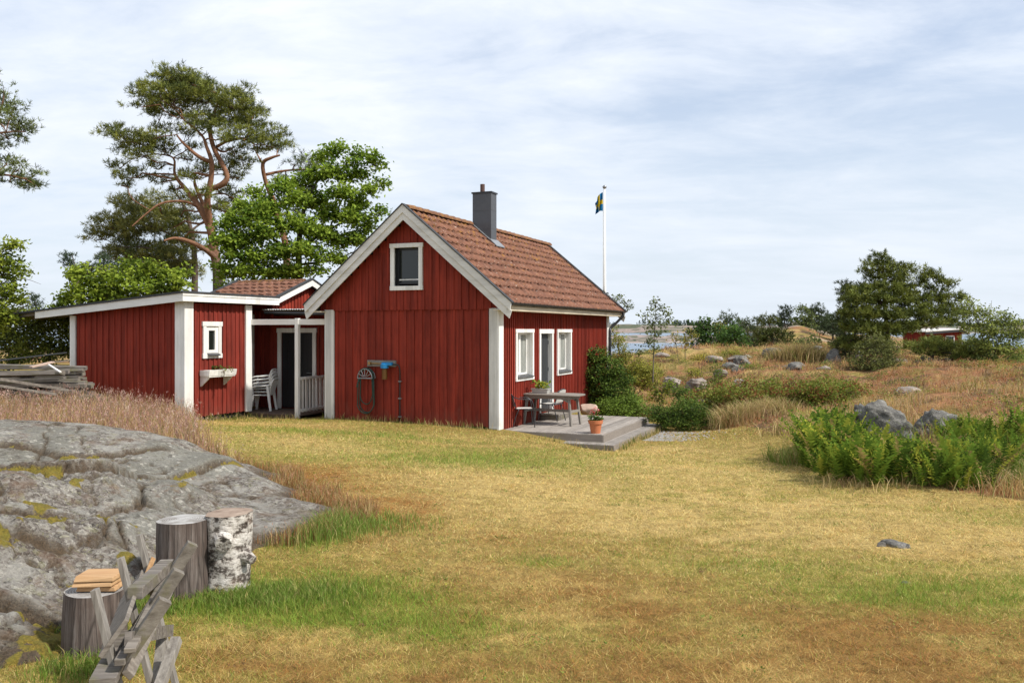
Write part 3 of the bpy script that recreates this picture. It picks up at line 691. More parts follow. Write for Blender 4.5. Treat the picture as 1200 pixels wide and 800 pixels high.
# chimney
b = LB(); cu0, cu1, cv0, cv1 = -2.18, -1.63, 3.43, 3.80
b.box(cu0, cu1, cv0, cv1, 4.25, 5.86)
for z in (4.9, 5.4): b.box(cu0-.004, cu1+.004, cv0-.004, cv1+.004, z, z+.008)
ch = b.build('chimney', M['chim'], house, bevel=.006)
b = LB(); b.box(cu0-.025, cu1+.025, cv0-.025, cv1+.025, 5.86, 5.90); b.build('chimney_cap', M['black'], ch)
b = LB(); b.tube([(-1.96,3.6,5.9),(-1.96,3.6,6.13)], .062, 16); b.build('flue_pipe', M['flue'], ch, smooth=False)
b = LB()
for (y0, y1) in ((cv0-.10, cv0-.005), (cv1+.005, cv1+.10)):
    b.prism([(RU+.05, roofz(RU+.05)+.075), (cu1+.12, roofz(cu1+.12)+.075), (cu1+.12, roofz(cu1+.12)+.055), (RU+.05, roofz(RU+.05)+.055)], y0, y1)
b.prism([(cu1+.004, roofz(cu1)+.09), (cu1+.20, roofz(cu1+.20)+.075), (cu1+.20, roofz(cu1+.20)+.05), (cu1+.004, roofz(cu1)+.06)], cv0-.1, cv1+.1)
b.build('flashing', M['zinc'], ch)
# windows in the side wall (plane x=0 facing +x)
m, nt, bs = newmat('pane_with_blind'); bs.inputs['Base Color'].default_value = (.30,.31,.28,1); bs.inputs['Roughness'].default_value = .12; bs.inputs['Specular IOR Level'].default_value = .5
c = mix(nt, ramp(nt, noise(nt, coords(nt, (1,3,.6)), 2, 3), [(.4, g(0)), (.6, g(.6))]), (.30,.31,.28), (.12,.13,.12)); nt.links.new(c, bs.inputs['Base Color']); M['blindpane'] = m
def side_window(y0, y1, z0, z1):
    b = LB(); t = .085; F0 = .03; F1 = .072
    b.box(F0, F1, y0, y0+t, z0+t, z1-t); b.box(F0, F1, y1-t, y1, z0+t, z1-t); b.box(F0, F1+.006, y0-.02, y1+.02, z1-t, z1); b.box(F0, F1+.006, y0-.01, y1+.01, z0, z0+t)
    i0, i1, k0, k1 = y0+t, y1-t, z0+t, z1-t; D = -.10
    b.box(D, F0, i0-.02, i0, k0, k1); b.box(D, F0, i1, i1+.02, k0, k1); b.box(D, F0, i0, i1, k1, k1+.02)
    w_ = b.build('window', M['white'], house, bevel=.003)
    b = LB(); S = .055; mid = (i0+i1)/2
    for a0, a1 in ((i0+.002, mid-.003), (mid+.003, i1-.002)):
        b.box(D-.03, D+.02, a0, a0+S, k0+.03, k1-.002); b.box(D-.03, D+.02, a1-S, a1, k0+.03, k1-.002); b.box(D-.03, D+.02, a0+S, a1-S, k1-S, k1-.002); b.box(D-.03, D+.02, a0+S, a1-S, k0+.03, k0+.03+S)
    b.box(D+.018, D+.03, mid-.02, mid+.02, k0+.03, k1-.01)
    b.build('sash', M['white'], w_, bevel=.003)
    b = LB(); b.box(D-.02, D-.012, i0+S, i1-S, k0+.03+S, k1-S); b.build('pane', M['blindpane'], w_)
    b = LB(); b.prism([(D+.02, k0+.05), (F1+.05, k0+.004), (F1+.05, k0-.012), (D+.02, k0)], i0-.015, i1+.015); b.build('sill', M['chim'], w_)
side_window(*wins[0]); side_window(*wins[2])
y0, y1, z0, z1 = wins[1]; t = .11
b = LB(); b.box(.03, .075, y0, y0+t, z0, z1-t); b.box(.03, .075, y1-t, y1, z0, z1-t); b.box(.03, .081, y0-.02, y1+.02, z1-t, z1)
b.box(-.12, .03, y0+t-.02, y0+t, z0, z1-t); b.box(-.12, .03, y1-t, y1-t+.02, z0, z1-t); b.box(-.12, .03, y0+t, y1-t, z1-t, z1-t+.02)
b.build('door_frame', M['white'], house, bevel=.003)
b = LB(); b.box(-.10, -.05, y0+t+.002, y1-t-.002, z0+.04, z1-t-.004)
for k in range(5): b.box(-.05, -.043, y0+t+.05+k*.155, y0+t+.05+k*.155+.14, z0+.1, z1-t-.06)
d_ = b.build('door', M['door'], house, bevel=.003)
b = LB(); b.tube([(-.045,y0+t+.07,1.08),(.0,y0+t+.07,1.08),(.0,y0+t+.20,1.08)], .010, 8); b.box(-.045, -.038, y0+t+.045, y0+t+.095, .98, 1.14); b.build('handle', M['zinc'], d_)
for z in (.4, 1.1, 1.8):
    b = LB(); b.box(-.043, -.02, y1-t-.025, y1-t-.005, z, z+.09); b.build('hinge', M['zinc'], d_)
# gable window
x0, x1, z0, z1 = gw; t = .10; Y = -.04
b = LB(); y_a, y_b = Y-.085, Y-.03
b.box(x0, x0+t, y_a, y_b, z0+t, z1-t); b.box(x1-t, x1, y_a, y_b, z0+t, z1-t); b.box(x0-.02, x1+.02, y_a-.006, y_b, z1-t, z1); b.box(x0-.01, x1+.01, y_a-.006, y_b, z0, z0+t)
w_ = b.build('gable_window', M['white'], house, bevel=.003)
b = LB(); i0, i1, k0, k1 = x0+t, x1-t, z0+t, z1-t
b.box(i0-.02, i0, y_b, .10, k0, k1); b.box(i1, i1+.02, y_b, .10, k0, k1); b.box(i0, i1, y_b, .10, k1, k1+.02); b.box(i0, i1, y_b, .10, k0-.02, k0)
b.build('reveal', M['black'], w_)
b = LB(); S = .05
b.box(i0, i0+S, .04, .09, k0, k1); b.box(i1-S, i1, .04, .09, k0, k1); b.box(i0+S, i1-S, .04, .09, k1-S, k1); b.box(i0+S, i1-S, .04, .09, k0+.05, k0+.05+S)
b.build('sash', M['black'], w_)
b = LB(); b.box(i0+S, i1-S, .032, .038, k0+.14, k0+.17); b.build('glazing_bar', M['white'], w_)
b = LB(); b.box(i0+S, i1-S, .07, .075, k0+.10, k1-S); b.build('pane', M['glass'], w_)
# footing
b = LB(); b.box(-WH+.05, -.05, .08, LH-.08, -.8, -.02); b.build('footing', flat('stone_footing', (.17,.16,.15), .9, 0, .2, .3), house)

# ------------------------------------------------------------------ annex
SU, SV = -6.93, -2.23
ax = root('annex', 'low red shed annex with white corner posts, flat felt roof and tiled cabin behind', 'shed', (C0[0], C0[1], 0), ROT)
RS = .085
def mono(u, z=3.06): return z-(SU+.22-u)*RS
b = LB(); b.prism([(SU-3.42,.0),(SU-.04,.0),(SU-.04,mono(SU)-.3),(SU-3.42,mono(SU-3.45)-.3)], SV+.04, -.02); b.build('wall_core', M['dark'], ax)
b = LB(); battens(b, SV, 'u', SU-3.47, SU, -.05, lambda q: mono(q)-.16, -1, pitch=.19, w=.06, t=.022); b.build('long_wall', M['red'], ax)
wa = (-1.66,-.98,1.42,2.30)
b = LB(); battens(b, SU, 'v', SV, 0, .12, 2.80, 1, pitch=.155, w=.06, t=.022, holes=[(SV+.56, SV+1.19, 1.50, 2.36)]); b.build('window_wall', M['red_old'], ax, label='weathered brownish red board wall with a small window')
b = LB(); battens(b, 0, 'u', SU-3.47, SU, .05, lambda q: mono(q)-.16, 1); battens(b, SU-3.47, 'v', SV, 0, .05, 2.4, -1); b.build('rear_wall', M['red_old'], ax)
for (x0, x1, y0, y1, z0, z1) in [(SU-.19, SU+.052, SV-.10, SV-.054, -.08, 2.84), (SU+.053, SU+.10, SV-.10, SV+.19, -.05, 2.84), (SU-3.50, SU-3.33, SV-.10, SV-.054, .1, 2.52), (SU+.053, SU+.10, -.17, .06, .1, 2.80), (SU-.12, SU+.05, .03, .06, .1, 2.8)]:
    b = LB(); b.box(x0, x1, y0, y1, z0, z1); b.build('corner_board', M['white'], ax, bevel=.004)
# mono-pitch roof: fascias and felt
UL, UR = -12.9, SU+.22; V0, V1 = SV-.32, .98
b = LB(); b.prism([(-11.35, mono(-11.35)-.045), (UR, mono(UR)-.045), (UR, mono(UR)-.235), (-11.35, mono(-11.35)-.215)], V0, V0+.03)
b.build('fascia', M['whitex'], ax, bevel=.003)
b = LB(); b.box(UR, UR+.03, V0, V1, mono(UR)-.235, mono(UR)-.045); b.box(UR+.03, UR+.045, V0-.012, V1, mono(UR)-.10, mono(UR)-.02); b.build('fascia', M['white'], ax, bevel=.003)
b = LB(); b.prism([(UL, mono(UL)-.0), (UR+.06, mono(UR)), (UR+.06, mono(UR)-.045), (UL, mono(UL)-.045)], V0-.03, V1); flr = b.build('flat_roof', M['felt'], ax)
b = LB()
for k in range(9):
    y = V0+.1+k*.38; b.prism([(UL+.05, mono(UL)-.047), (UR-.04, mono(UR)-.047), (UR-.04, mono(UR)-.14), (UL+.05, mono(UL)-.12)], y, y+.05)
b.build('rafters', M['old'], flr)
for x, y in ((-12.3, .5), (-10.9, -.3)):
    b = LB(); b.box(x, x+.09, y, y+.09, .1, mono(x)-.13); b.build('roof_post', M['pile'], ax)
# small window
y0, y1, z0, z1 = SV+.56, SV+1.19, 1.50, 2.36; X = SU; t = .10
b = LB(); b.box(X+.03, X+.07, y0, y0+t, z0+t, z1-t); b.box(X+.03, X+.07, y1-t, y1, z0+t, z1-t); b.box(X+.03, X+.078, y0-.03, y1+.03, z1-t, z1+.01); b.box(X+.03, X+.078, y0-.02, y1+.02, z0-.01, z0+t)
w_ = b.build('window', M['white'], ax, bevel=.003)
b = LB(); i0, i1, k0, k1 = y0+t, y1-t, z0+t, z1-t; S = .105
b.box(X-.03, X+.045, i0, i0+S, k0, k1); b.box(X-.03, X+.045, i1-S, i1, k0, k1); b.box(X-.03, X+.045, i0+S, i1-S, k1-S, k1); b.box(X-.03, X+.045, i0+S, i1-S, k0, k0+.09)
b.build('sash', M['white'], w_, bevel=.003)
b = LB(); b.box(X+.002, X+.008, i0+S, i1-S, k0+.09, k1-S); b.build('pane', M['glass'], w_)
b = LB(); b.prism([(X+.04, k0+.02), (X+.14, k0-.02), (X+.14, k0-.05), (X+.04, k0-.01)], i0+.02, i1-.02); b.build('sill', M['chim'], w_)
# tiled cabin behind: ridge along x
G0 = -9.35; RV = 2.52; RZ2 = 3.56; EZ2 = 3.0; EV2 = .96; FV2 = 4.08
b = LB(); b.prismx([(1.55,.0),(FV2-.3,.0),(FV2-.3,2.95),(RV,RZ2-.12),(1.55,3.0)], G0+.15, SU-.05); b.build('cabin_core', M['red'], ax)
def cz(v): return RZ2-abs(v-RV)*(RZ2-EZ2)/(RV-EV2)
b = LB(); battens(b, SU-.02, 'v', 1.0, FV2-.1, 2.50, lambda q: cz(q)-.10, 1, pitch=.14); b.build('cabin_gable', M['red'], ax)
b = LB(); b.prismx([(EV2-.02, EZ2-.03),(RV, RZ2-.03),(FV2, cz(FV2)-.03),(FV2, cz(FV2)-.08),(RV, RZ2-.09),(EV2-.02, EZ2-.08)], G0, UR-.03); r2 = b.build('cabin_roof', M['felt'], ax)
tiles('roof_tiles', r2, G0+.05, UR-.08, RV, RZ2, EV2-.03, EZ2, 8, .26, .33, 'u'); tiles('roof_tiles', r2, G0+.05, UR-.08, RV, RZ2, FV2, cz(FV2), 9, .26, .33, 'u')
b = LB(); x = G0+.05
while x < UR-.35:
    pts = []
    for xx, r in ((x, .085), (x+.35, .10)):
        for k in range(9):
            t = PI*k/8; pts.append((xx, RV+r*math.cos(t), RZ2-.03+r*.9*math.sin(t)+random.uniform(-.004,.004)))
    b.add(pts, [(k+1, k+10, k+9, k) for k in range(8)]+[tuple(range(8,-1,-1)), tuple(range(9, 18))]); x += .33
b.build('ridge_tiles', M['ridge'], r2)
b = LB()
for sgn in (-1, 1):
    ve = EV2-.04 if sgn < 0 else FV2+.04; ze = cz(ve)
    p = [(RV, RZ2+.02), (ve, ze+.02), (ve, ze-.14), (RV, RZ2-.15)]
    b.prismx(p[::-sgn], UR-.03, UR+.0)
b.build('bargeboard', M['whitex'], ax)
for xa, xb in ((UR-.10, UR+.02), (G0-.03, G0+.07)):
    b = LB()
    for sgn in (-1, 1):
        ve = EV2-.06 if sgn < 0 else FV2+.06; ze = cz(ve)
        b.prismx([(RV, RZ2+.065), (ve, ze+.065), (ve, ze+.022), (RV, RZ2+.022)][::-sgn], xa, xb)
    b.build('verge_flashing', M['felt'], ax)
# porch: back wall, canopy, posts, beam, floor
FZ = .05; PU = -5.43; VW = 1.52
b = LB(); battens(b, VW, 'u', -8.6, -4.75, FZ-.05, 2.70, -1, pitch=.15, w=.05, t=.022, holes=[(-7.08, -5.88, FZ, 2.12)]); b.box(-8.6, -4.75, VW+.09, VW+.12, -.1, 2.7)
battens(b, -8.6, 'v', .03, VW, FZ-.05, 2.7, 1); b.build('porch_wall', M['red_old'], ax)
b = LB(); x0, x1 = -7.10, -5.86; b.box(x0, x0+.11, VW-.075, VW-.03, FZ, 2.10); b.box(x1-.11, x1, VW-.075, VW-.03, FZ, 2.10); b.box(x0-.02, x1+.02, VW-.08, VW-.03, 2.10, 2.22)
b.build('porch_door_frame', M['white'], ax, bevel=.003)
b = LB(); b.box(x0+.115, x1-.115, VW-.01, VW+.04, FZ+.03, 2.095)
for k in range(6): b.box(x0+.13+k*.165, x0+.13+k*.165+.15, VW-.018, VW-.01, FZ+.06, 2.06)
d_ = b.build('porch_door', M['black'], ax)
b = LB(); b.tube([(x1-.17,VW-.02,1.02),(x1-.17,VW-.06,1.02),(x1-.29,VW-.06,1.02)], .011, 8); b.build('handle', M['zinc'], d_)
b = LB(); b.box(-8.0, -7.88, VW-.08, VW-.055, .06, 2.6); b.build('corner_board', M['white'], ax)
b = LB(); b.box(PU-.05, PU+.05, .0, .10, -.05, 2.46); b.build('porch_post', M['white'], ax, bevel=.004)
b = LB(); b.box(SU+.10, PU-.052, .02, .08, 2.30, 2.44); b.box(PU-.03, PU+.03, .102, VW-.08, 2.30, 2.44); b.box(PU+.052, -4.55, .02, .08, 2.30, 2.44)
b.build('porch_beam', M['whitex'], ax, bevel=.003)
b = LB(); nseg = 80
pr = [(SU+.02+i/nseg*2.35, 2.70+.018*math.sin(i/nseg*2.35/.076*2*PI)) for i in range(nseg+1)]
b.prism(pr+[(x, z-.006) for x, z in pr[::-1]], .55, VW+.6); b.build('canopy', M['trans'], ax)
b = LB(); b.tube([(SU+.1,.56,2.62),(-4.75,.56,2.58)], .035, 8); b.box(SU+.1, -4.7, .95, 1.0, 2.55, 2.66); b.build('porch_gutter', M['black'], ax)
b = LB()
for k in range(10): b.box(SU-1.6, PU+.06, .06+k*.147, .06+k*.147+.14, FZ-.03, FZ)
b.box(SU-.85, PU+.05, .075, .12, -.06, FZ-.032); b.build('porch_floor', wood('brown_floor', (.17,.12,.09), (.10,.07,.055), 'x'), ax)
b = LB(); b.box(PU-.03, PU+.03, .10, VW-.06, .92, .99); b.box(PU-.03, PU+.03, .10, VW-.06, .12, .19)
for k in range(9): b.box(PU-.055, PU-.031, .14+k*.155, .14+k*.155+.085, .09, .96)
b.build('porch_railing', M['white'], ax, bevel=.003)

# planter shelf under the small window
pl = root('window_box', 'white wooden flower box with slanted brackets hung on the weathered shed wall', 'flower box', W(SU+.1, SV+.9, 1.05), ROT)
b = LB(); b.local = True
b.box(-.03, .24, -.46, .46, .0, .03)
b.prism([(.20, .03), (.25, .03), (.275, .17), (.225, .17)], -.48, .48); b.box(-.045, -.02, -.46, .46, .03, .16)
for s in (-.48, .46): b.prism([(-.02, .03), (.20, .03), (.225, .165), (-.02, .165)], s, s+.02)
b.build('box', M['white'], pl, bevel=.003)
for s in (-.44, .36):
    b = LB(); b.prism([(-.045, 0), (.22, 0), (.20, -.04), (-.02, -.22), (-.045, -.22)], s, s+.025); b.build('bracket', M['white'], pl)
b = LB(); b.box(-.02, .20, -.45, .45, .1, .13); b.build('soil', M['soil'], pl)
# ------------------------------------------------------------------ terrace
dk = root('terrace_deck', 'low grey wooden deck with one wide step along the sunny side of the cottage', 'deck', (C0[0], C0[1], 0), ROT)
DZ = -.10; D0, D1 = .12, 4.28
b = LB(); x = .06; k = 0
while x < 2.42:
    b.box(x, x+.130, D0, D1, DZ-.03, DZ-random.uniform(0, .004)); x += .14
b.build('boards', M['deck'], dk)
b = LB(); b.box(.06, 2.46, D0-.03, D0-.003, DZ-.20, DZ-.012); b.box(2.44, 2.468, D0, D1+.02, DZ-.20, DZ-.012); b.box(.06, 2.43, D1+.003, D1+.03, DZ-.2, DZ-.012); b.box(.06, 2.42, D0+.01, D0+.05, -.42, DZ-.035)
b.build('edge_board', M['deckx'], dk)
b = LB(); SZ = -.265
for k in range(3): b.box(1.20, 2.78, -.27+k*.125, -.27+k*.125+.12, SZ-.03, SZ)
for k in range(2): b.box(2.475+k*.155, 2.475+k*.155+.15, .11, D1+.05, SZ-.03, SZ)
b.build('step', M['deck'], dk)
b = LB(); b.box(1.21, 2.785, -.295, -.272, -.50, SZ-.006); b.box(2.785, 2.81, -.295, D1+.05, -.52, SZ-.006); b.build('step_riser', M['deckx'], dk)

ds = root('door_step', 'small brown wooden step box under the side door of the cottage', 'step', W(.33, 3.1, DZ), ROT)
b = LB(); 
for k in range(3): b.box(-.25+k*.17, -.25+k*.17+.16, -.5, .5, .125, .15)
b.build('tread', M['table'], ds)
b = LB(); b.box(-.24, .24, -.49, -.46, 0, .122); b.box(-.24, .24, .46, .49, 0, .122); b.box(.215, .245, -.46, .46, 0, .122); b.build('side_board', M['pile'], ds)

# ------------------------------------------------------------------ table
tb = root('garden_table', 'weathered grey wooden table with rounded ends standing on the deck', 'table', (.97, 21.25, DZ), math.radians(-27))
b = LB(); TL, TWd = .80, .40; n = 40; H0 = .735
pts = []
for k in range(n):
    t = 2*PI*k/n; c, s = math.cos(t), math.sin(t); pts.append((TL*math.copysign(abs(c)**.55, c), TWd*math.copysign(abs(s)**.55, s)))
b.add([(x, y, H0) for x, y in pts]+[(x, y, H0-.03) for x, y in pts], [tuple(range(n)), tuple(range(2*n-1, n-1, -1))]+[(i, i+n, (i+1)%n+n, (i+1)%n) for i in range(n)])
b.build('table_top', M['table'], tb, bevel=.004)
b = LB(); 
for y in (-.30, .28): b.box(-.58, .58, y, y+.022, H0-.11, H0-.031)
for x in (-.60, .58): b.box(x, x+.022, -.30, .30, H0-.11, H0-.031)
b.build('apron', M['table'], tb)
for sx_ in (-1, 1):
    for sy in (-1, 1):
        b = LB(); b.beam((sx_*.62, sy*.29, 0), (sx_*.54, sy*.24, H0-.032), .07, .045, (1, 0, 0)); b.beam((sx_*.56, sy*.25, .56), (sx_*.30, sy*.25, H0-.06), .03, .05); b.build('leg', M['oldz'], tb)
b = LB(); b.box(-.56, .56, -.02, .02, .30, .36); b.box(-.60, -.56, -.26, .26, .30, .36); b.box(.56, .60, -.26, .26, .30, .36); b.build('stretcher', M['table'], tb)

# ------------------------------------------------------------------ metal chairs
def metal_chair():
    c = root('garden_chair', 'grey tube armchair with pale seat at the left end of the deck table', 'chair', (0, 0, 0), 0, 'garden chairs on the deck')
    T = .012
    for s in (-1, 1):
        b = LB(); b.tube(cut([(.24, s*.26, 0), (.22, s*.255, .30), (.20, s*.255, .55), (.12, s*.27, .655), (-.08, s*.27, .66), (-.24, s*.24, .70), (-.29, s*.17, .76)], 4), T, 8); b.build('front_leg', M['chairm'], c, smooth=True)
        b = LB(); b.tube(cut([(-.27, s*.23, 0), (-.20, s*.22, .25), (-.13, s*.22, .42)], 4), T, 8); b.build('rear_leg', M['chairm'], c, smooth=True)
    b = LB(); b.tube(cut([(-.29, -.17, .76), (-.305, -.08, .79), (-.31, 0, .80), (-.305, .08, .79), (-.29, .17, .76)], 4), T, 8)
    b.tube(cut([(-.29, -.17, .76), (-.24, -.2, .6), (-.19, -.21, .43)], 3), T, 8); b.tube(cut([(-.29, .17, .76), (-.24, .2, .6), (-.19, .21, .43)], 3), T, 8)
    b.tube([(-.20, -.21, .42), (.21, -.24, .43), (.22, 0, .43), (.21, .24, .43), (-.20, .21, .42), (-.20, -.21, .42)], T, 8); b.build('frame', M['chairm'], c, smooth=True)
    b = LB(); n = 8; vs = []
    for i in range(n+1):
        for j in range(n+1):
            x = -.19+.39*i/n; y = (-.21-.02*i/n)+(.42+.04*i/n)*j/n; vs.append((x, y, .432-.02*math.sin(PI*i/n)*math.sin(PI*j/n)))
    fs = [(i*(n+1)+j, (i+1)*(n+1)+j, (i+1)*(n+1)+j+1, i*(n+1)+j+1) for i in range(n) for j in range(n)]
    b.add(vs, fs); vs2 = [(x, y, z-.012) for x, y, z in vs]; b.add(vs2, [f[::-1] for f in fs]); b.build('seat', M['chairf'], c)
    b = LB(); vs = []
    for i in range(n+1):
        t = i/n
        for j in range(n+1):
            s = j/n*2-1; vs.append((-.20-.10*t-.03*(1-s*s), s*(.20-.03*t), .47+.32*t-.035*t*s*s))
    b.add(vs, fs); b.add([(x-.01, y, z) for x, y, z in vs], [f[::-1] for f in fs]); b.build('backrest', M['chairf'], c)
    return c
def dup(r, loc, rz, label=None):
    c = r.copy(); COL.objects.link(c); c.location = loc; c.rotation_euler = (0, 0, rz)
    if label: c['label'] = label
    for ch_ in list(r.children):
        d = ch_.copy(); COL.objects.link(d); d.parent = c
        for g2 in ch_.children:
            e = g2.copy(); COL.objects.link(e); e.parent = d
    return c
mc = metal_chair(); mc.location = (.27, 20.72, DZ); mc.rotation_euler = (0, 0, math.radians(5))
dup(mc, (1.0, 22.05, DZ), math.radians(150), 'grey tube armchair with pale seat standing behind the deck table near the door step')

# planter tray and flower pot
pt = root('planter_tray', 'grey rectangular planter with yellow green plants on the deck table', 'planter', (.70, 21.3, DZ+H0), math.radians(-27))
b = LB(); b.add([(-.19,-.07,0),(.19,-.07,0),(.19,.07,0),(-.19,.07,0),(-.22,-.09,.11),(.22,-.09,.11),(.22,.09,.11),(-.22,.09,.11)], [(0,3,2,1),(0,1,5,4),(1,2,6,5),(2,3,7,6),(3,0,4,7),(4,5,6,7)])
b.box(-.23, .23, -.1, .1, .105, .118); b.build('tray', flat('grey_tray', (.42,.41,.38), .7), pt)
pot = root('flower_pot', 'terracotta pot of red geraniums on the front corner of the deck', 'flower pot', (1.84, 19.35, DZ), 0)
b = MB(); b.lathe([(.095, 0), (.105, 0), (.138, .21), (.158, .212), (.165, .285), (.150, .287), (.146, .25)], (1.84, 19.35, DZ), 28)
b.build('pot', M['terra'], pot, smooth=False)

# granite block beside the deck, paving stones
def stone(name, label, cat, c, sx_, sy, sz, mat, seed, rz=0, group=None, sub=4, rough=.25, sq=1.0):
    rg = np.random.default_rng(seed)
    n = 14
    me = bpy.data.meshes.new(name); import bmesh
    bm = bmesh.new(); bmesh.ops.create_icosphere(bm, subdivisions=sub, radius=1)
    P = np.array([v.co[:] for v in bm.verts]); F_ = np.array([[v.index for v in f.verts] for f in bm.faces]); bm.free()
    k = rg.normal(0, 1, (12, 3)); k /= np.linalg.norm(k, axis=1)[:, None]; dd = rg.uniform(.56, .88, 12)
    P = np.sign(P)*np.abs(P)**sq
    for q in range(12):
        d = P@k[q]; over = np.maximum(d-dd[q], 0)*.9; P = P-over[:, None]*k[q]
    ns = fbm(P[:, 0]*2.2+seed*3.1+P[:, 2], P[:, 1]*2.2-P[:, 2]*1.3, seed, 5)-.5
    ns2 = fbm(P[:, 0]*7+seed*3.1+P[:, 2]*4, P[:, 1]*7-P[:, 2]*6, seed+4, 4)-.5
    P = P*(1+rough*ns+rough*.45*ns2)[:, None]
    if rough > .35:
        lay = fbm(P[:, 2]*6+seed+P[:, 0]*.8, P[:, 0]*1.2+P[:, 1], seed+9, 3)-.5; crk = np.exp(-((fbm(P[:, 0]*1.6+seed, P[:, 1]*1.6+P[:, 2]*.6, seed+2, 3)-.5)/.03)**2)
        P = P*(1+.28*lay-.16*crk)[:, None]
    P = P*np.array((sx_, sy, sz)); ca, sa = math.cos(rz), math.sin(rz)
    P = np.stack([P[:, 0]*ca-P[:, 1]*sa, P[:, 0]*sa+P[:, 1]*ca, P[:, 2]], 1)+np.array(c)
    o = np_obj(name, P, [F_], mat, None, None, sub >= 4, c); props(o, label, cat, group); return o
stone('granite_block', 'pinkish granite block lying at the far end of the deck by the wall', 'stone', (2.06, 23.9, DZ+.10), .25, .2, .16, M['stonep'], 5, .2, None, 4, .08, .5)
m, nt, bs = newmat('lichen_boulder'); v = coords(nt); n1 = noise(nt, v, 5, 8, .7); n2 = noise(nt, v, 22, 6, .7)
c = ramp(nt, n1, [(.3, (.055,.052,.047)), (.5, (.16,.152,.138)), (.7, (.29,.275,.25))])
c = mix(nt, ramp(nt, n2, [(.56, g(0)), (.64, g(.85))]), c, (.30,.29,.24)); c = mix(nt, ramp(nt, noise(nt, v, 13, 7, .75), [(.56, g(0)), (.63, g(.85))]), c, (.03,.028,.025))
nt.links.new(c, bs.inputs['Base Color']); bs.inputs['Roughness'].default_value = .9; bump(nt, bs, n2, .8, .05); M['boulder'] = m
m, nt, bs = newmat('pale_heath_rock'); v = coords(nt); n1 = noise(nt, v, 5, 8, .7)
c = ramp(nt, n1, [(.3, (.13,.11,.10)), (.5, (.25,.21,.18)), (.7, (.42,.36,.30))]); nt.links.new(c, bs.inputs['Base Color']); bump(nt, bs, n1, .8, .05); M['heathrock'] = m
def rock_at(px, py, d, wpx, hpx, seed, label, mat='boulder', dep=1.0, group=None, rz=0.0, rough=.36, sq=.85):
    x, y, z = at(px, py, d); sx_ = wpx/2*d/F; sz = hpx*d/F
    return stone('boulder', label, 'boulder', (x, y, z-sz*.25), sx_, sx_*dep, sz*.75, M[mat], seed, rz, group, 5 if wpx > 60 else 4, rough, sq)
rock_at(1027, 499, 16.3, 90, 52, 12, 'large dark grey boulder rising behind the ferns, left of a narrow cleft', dep=.8, rough=.42, sq=.7)
rock_at(1093, 502, 16.2, 66, 44, 15, 'dark grey boulder right of the narrow cleft behind the ferns', dep=.8, rz=.3, rough=.42, sq=.7)
rock_at(1004, 505, 15.7, 16, 12, 22, 'fist sized pale stone among the ferns left of the big boulder', dep=.8)
rock_at(1062, 515, 15.6, 22, 18, 23, 'small grey stone below the cleft between the two big boulders', dep=.8)
rock_at(1082, 432, 33.0, 52, 30, 31, 'dark lichen covered boulder under the wide spreading juniper', dep=.8)
rock_at(1116, 440, 31.5, 30, 18, 37, 'low grey boulder right of the dark boulder under the juniper', dep=.8)
rock_at(1111, 462, 26, 30, 18, 33, 'grey boulder with blocky sides standing in orange grass', dep=.8)
rock_at(1184, 443, 30, 24, 12, 34, 'rounded pinkish boulder under the spreading shrub at the right edge', 'heathrock')
rock_at(975, 420, 36, 26, 26, 35, 'jagged grey boulder at the foot of the big juniper', dep=.8)
for i, (px, py, d, w_, h_, lb) in enumerate([(786, 448, 30, 22, 11, 'pale flat stone in the heath nearest the yellow green bushes'), (815, 449, 29.5, 26, 12, 'pale split stone in the middle of the heath'),
        (868, 422, 36, 20, 12, 'grey stone beside the straw coloured grass tuft on the heath'), (870, 448, 29.5, 22, 10, 'pale stone just above the bramble hedge'), (930, 428, 34, 28, 9, 'long low grey stone on the heath left of the junipers'),
        (1064, 455, 27.5, 34, 8, 'flat pale stone slab in pink grass above the big boulder'), (1015, 446, 29, 30, 7, 'flat pale rock below the round grey green shrub'), (845, 436, 32, 16, 7, 'small pale stone on the heath above the hedge'), (905, 412, 39, 22, 8, 'dark low stone near the crest of the heath')]):
    rock_at(px, py, d, w_*1.15, h_*1.1, 50+i, lb, 'boulder' if i in (2, 4, 8) else 'heathrock', dep=.8)
rgh = np.random.default_rng(91); k_ = 0
while k_ < 26:
    y = rgh.uniform(24, 41); x = y*rgh.uniform(.16, .5)
    if fbm(np.array([x*.4]), np.array([y*.4]), 99)[0] < .46: continue
    z = float(H(x, y)); s = rgh.uniform(.22, .55)
    stone('heath_stone', 'small weathered stone half buried in the dry heath grass', 'stone', (x, y, z+.05), s, s*.8, s*.42, M['heathrock' if k_ % 2 else 'boulder'], 200+k_, rgh.uniform(0, 3), 'small stones scattered over the heath', 3, .3); k_ += 1
# bare rock showing through the lawn
for px, py, w_, h_, sd_, lb in [(1048, 640, 46, 9, 71, 'long narrow grey rock showing through the lawn at right'), (1061, 683, 14, 4, 72, 'tiny pale stone flush with the lawn at right'), (1033, 640, 16, 6, 73, 'short mossy end of rock beside the long rock in the lawn')]:
    x, y, z = on_z(px, py, -.05); zz_ = float(H(x, y)); x, y, z = on_z(px, py, zz_); s = w_/2*y/F
    stone('lawn_stone', lb, 'stone', (x, y, zz_-.0), s, s*.35, h_*y/F*.9, M['boulder'], sd_, -.7 if w_ > 20 else .1, None, 4, .3)
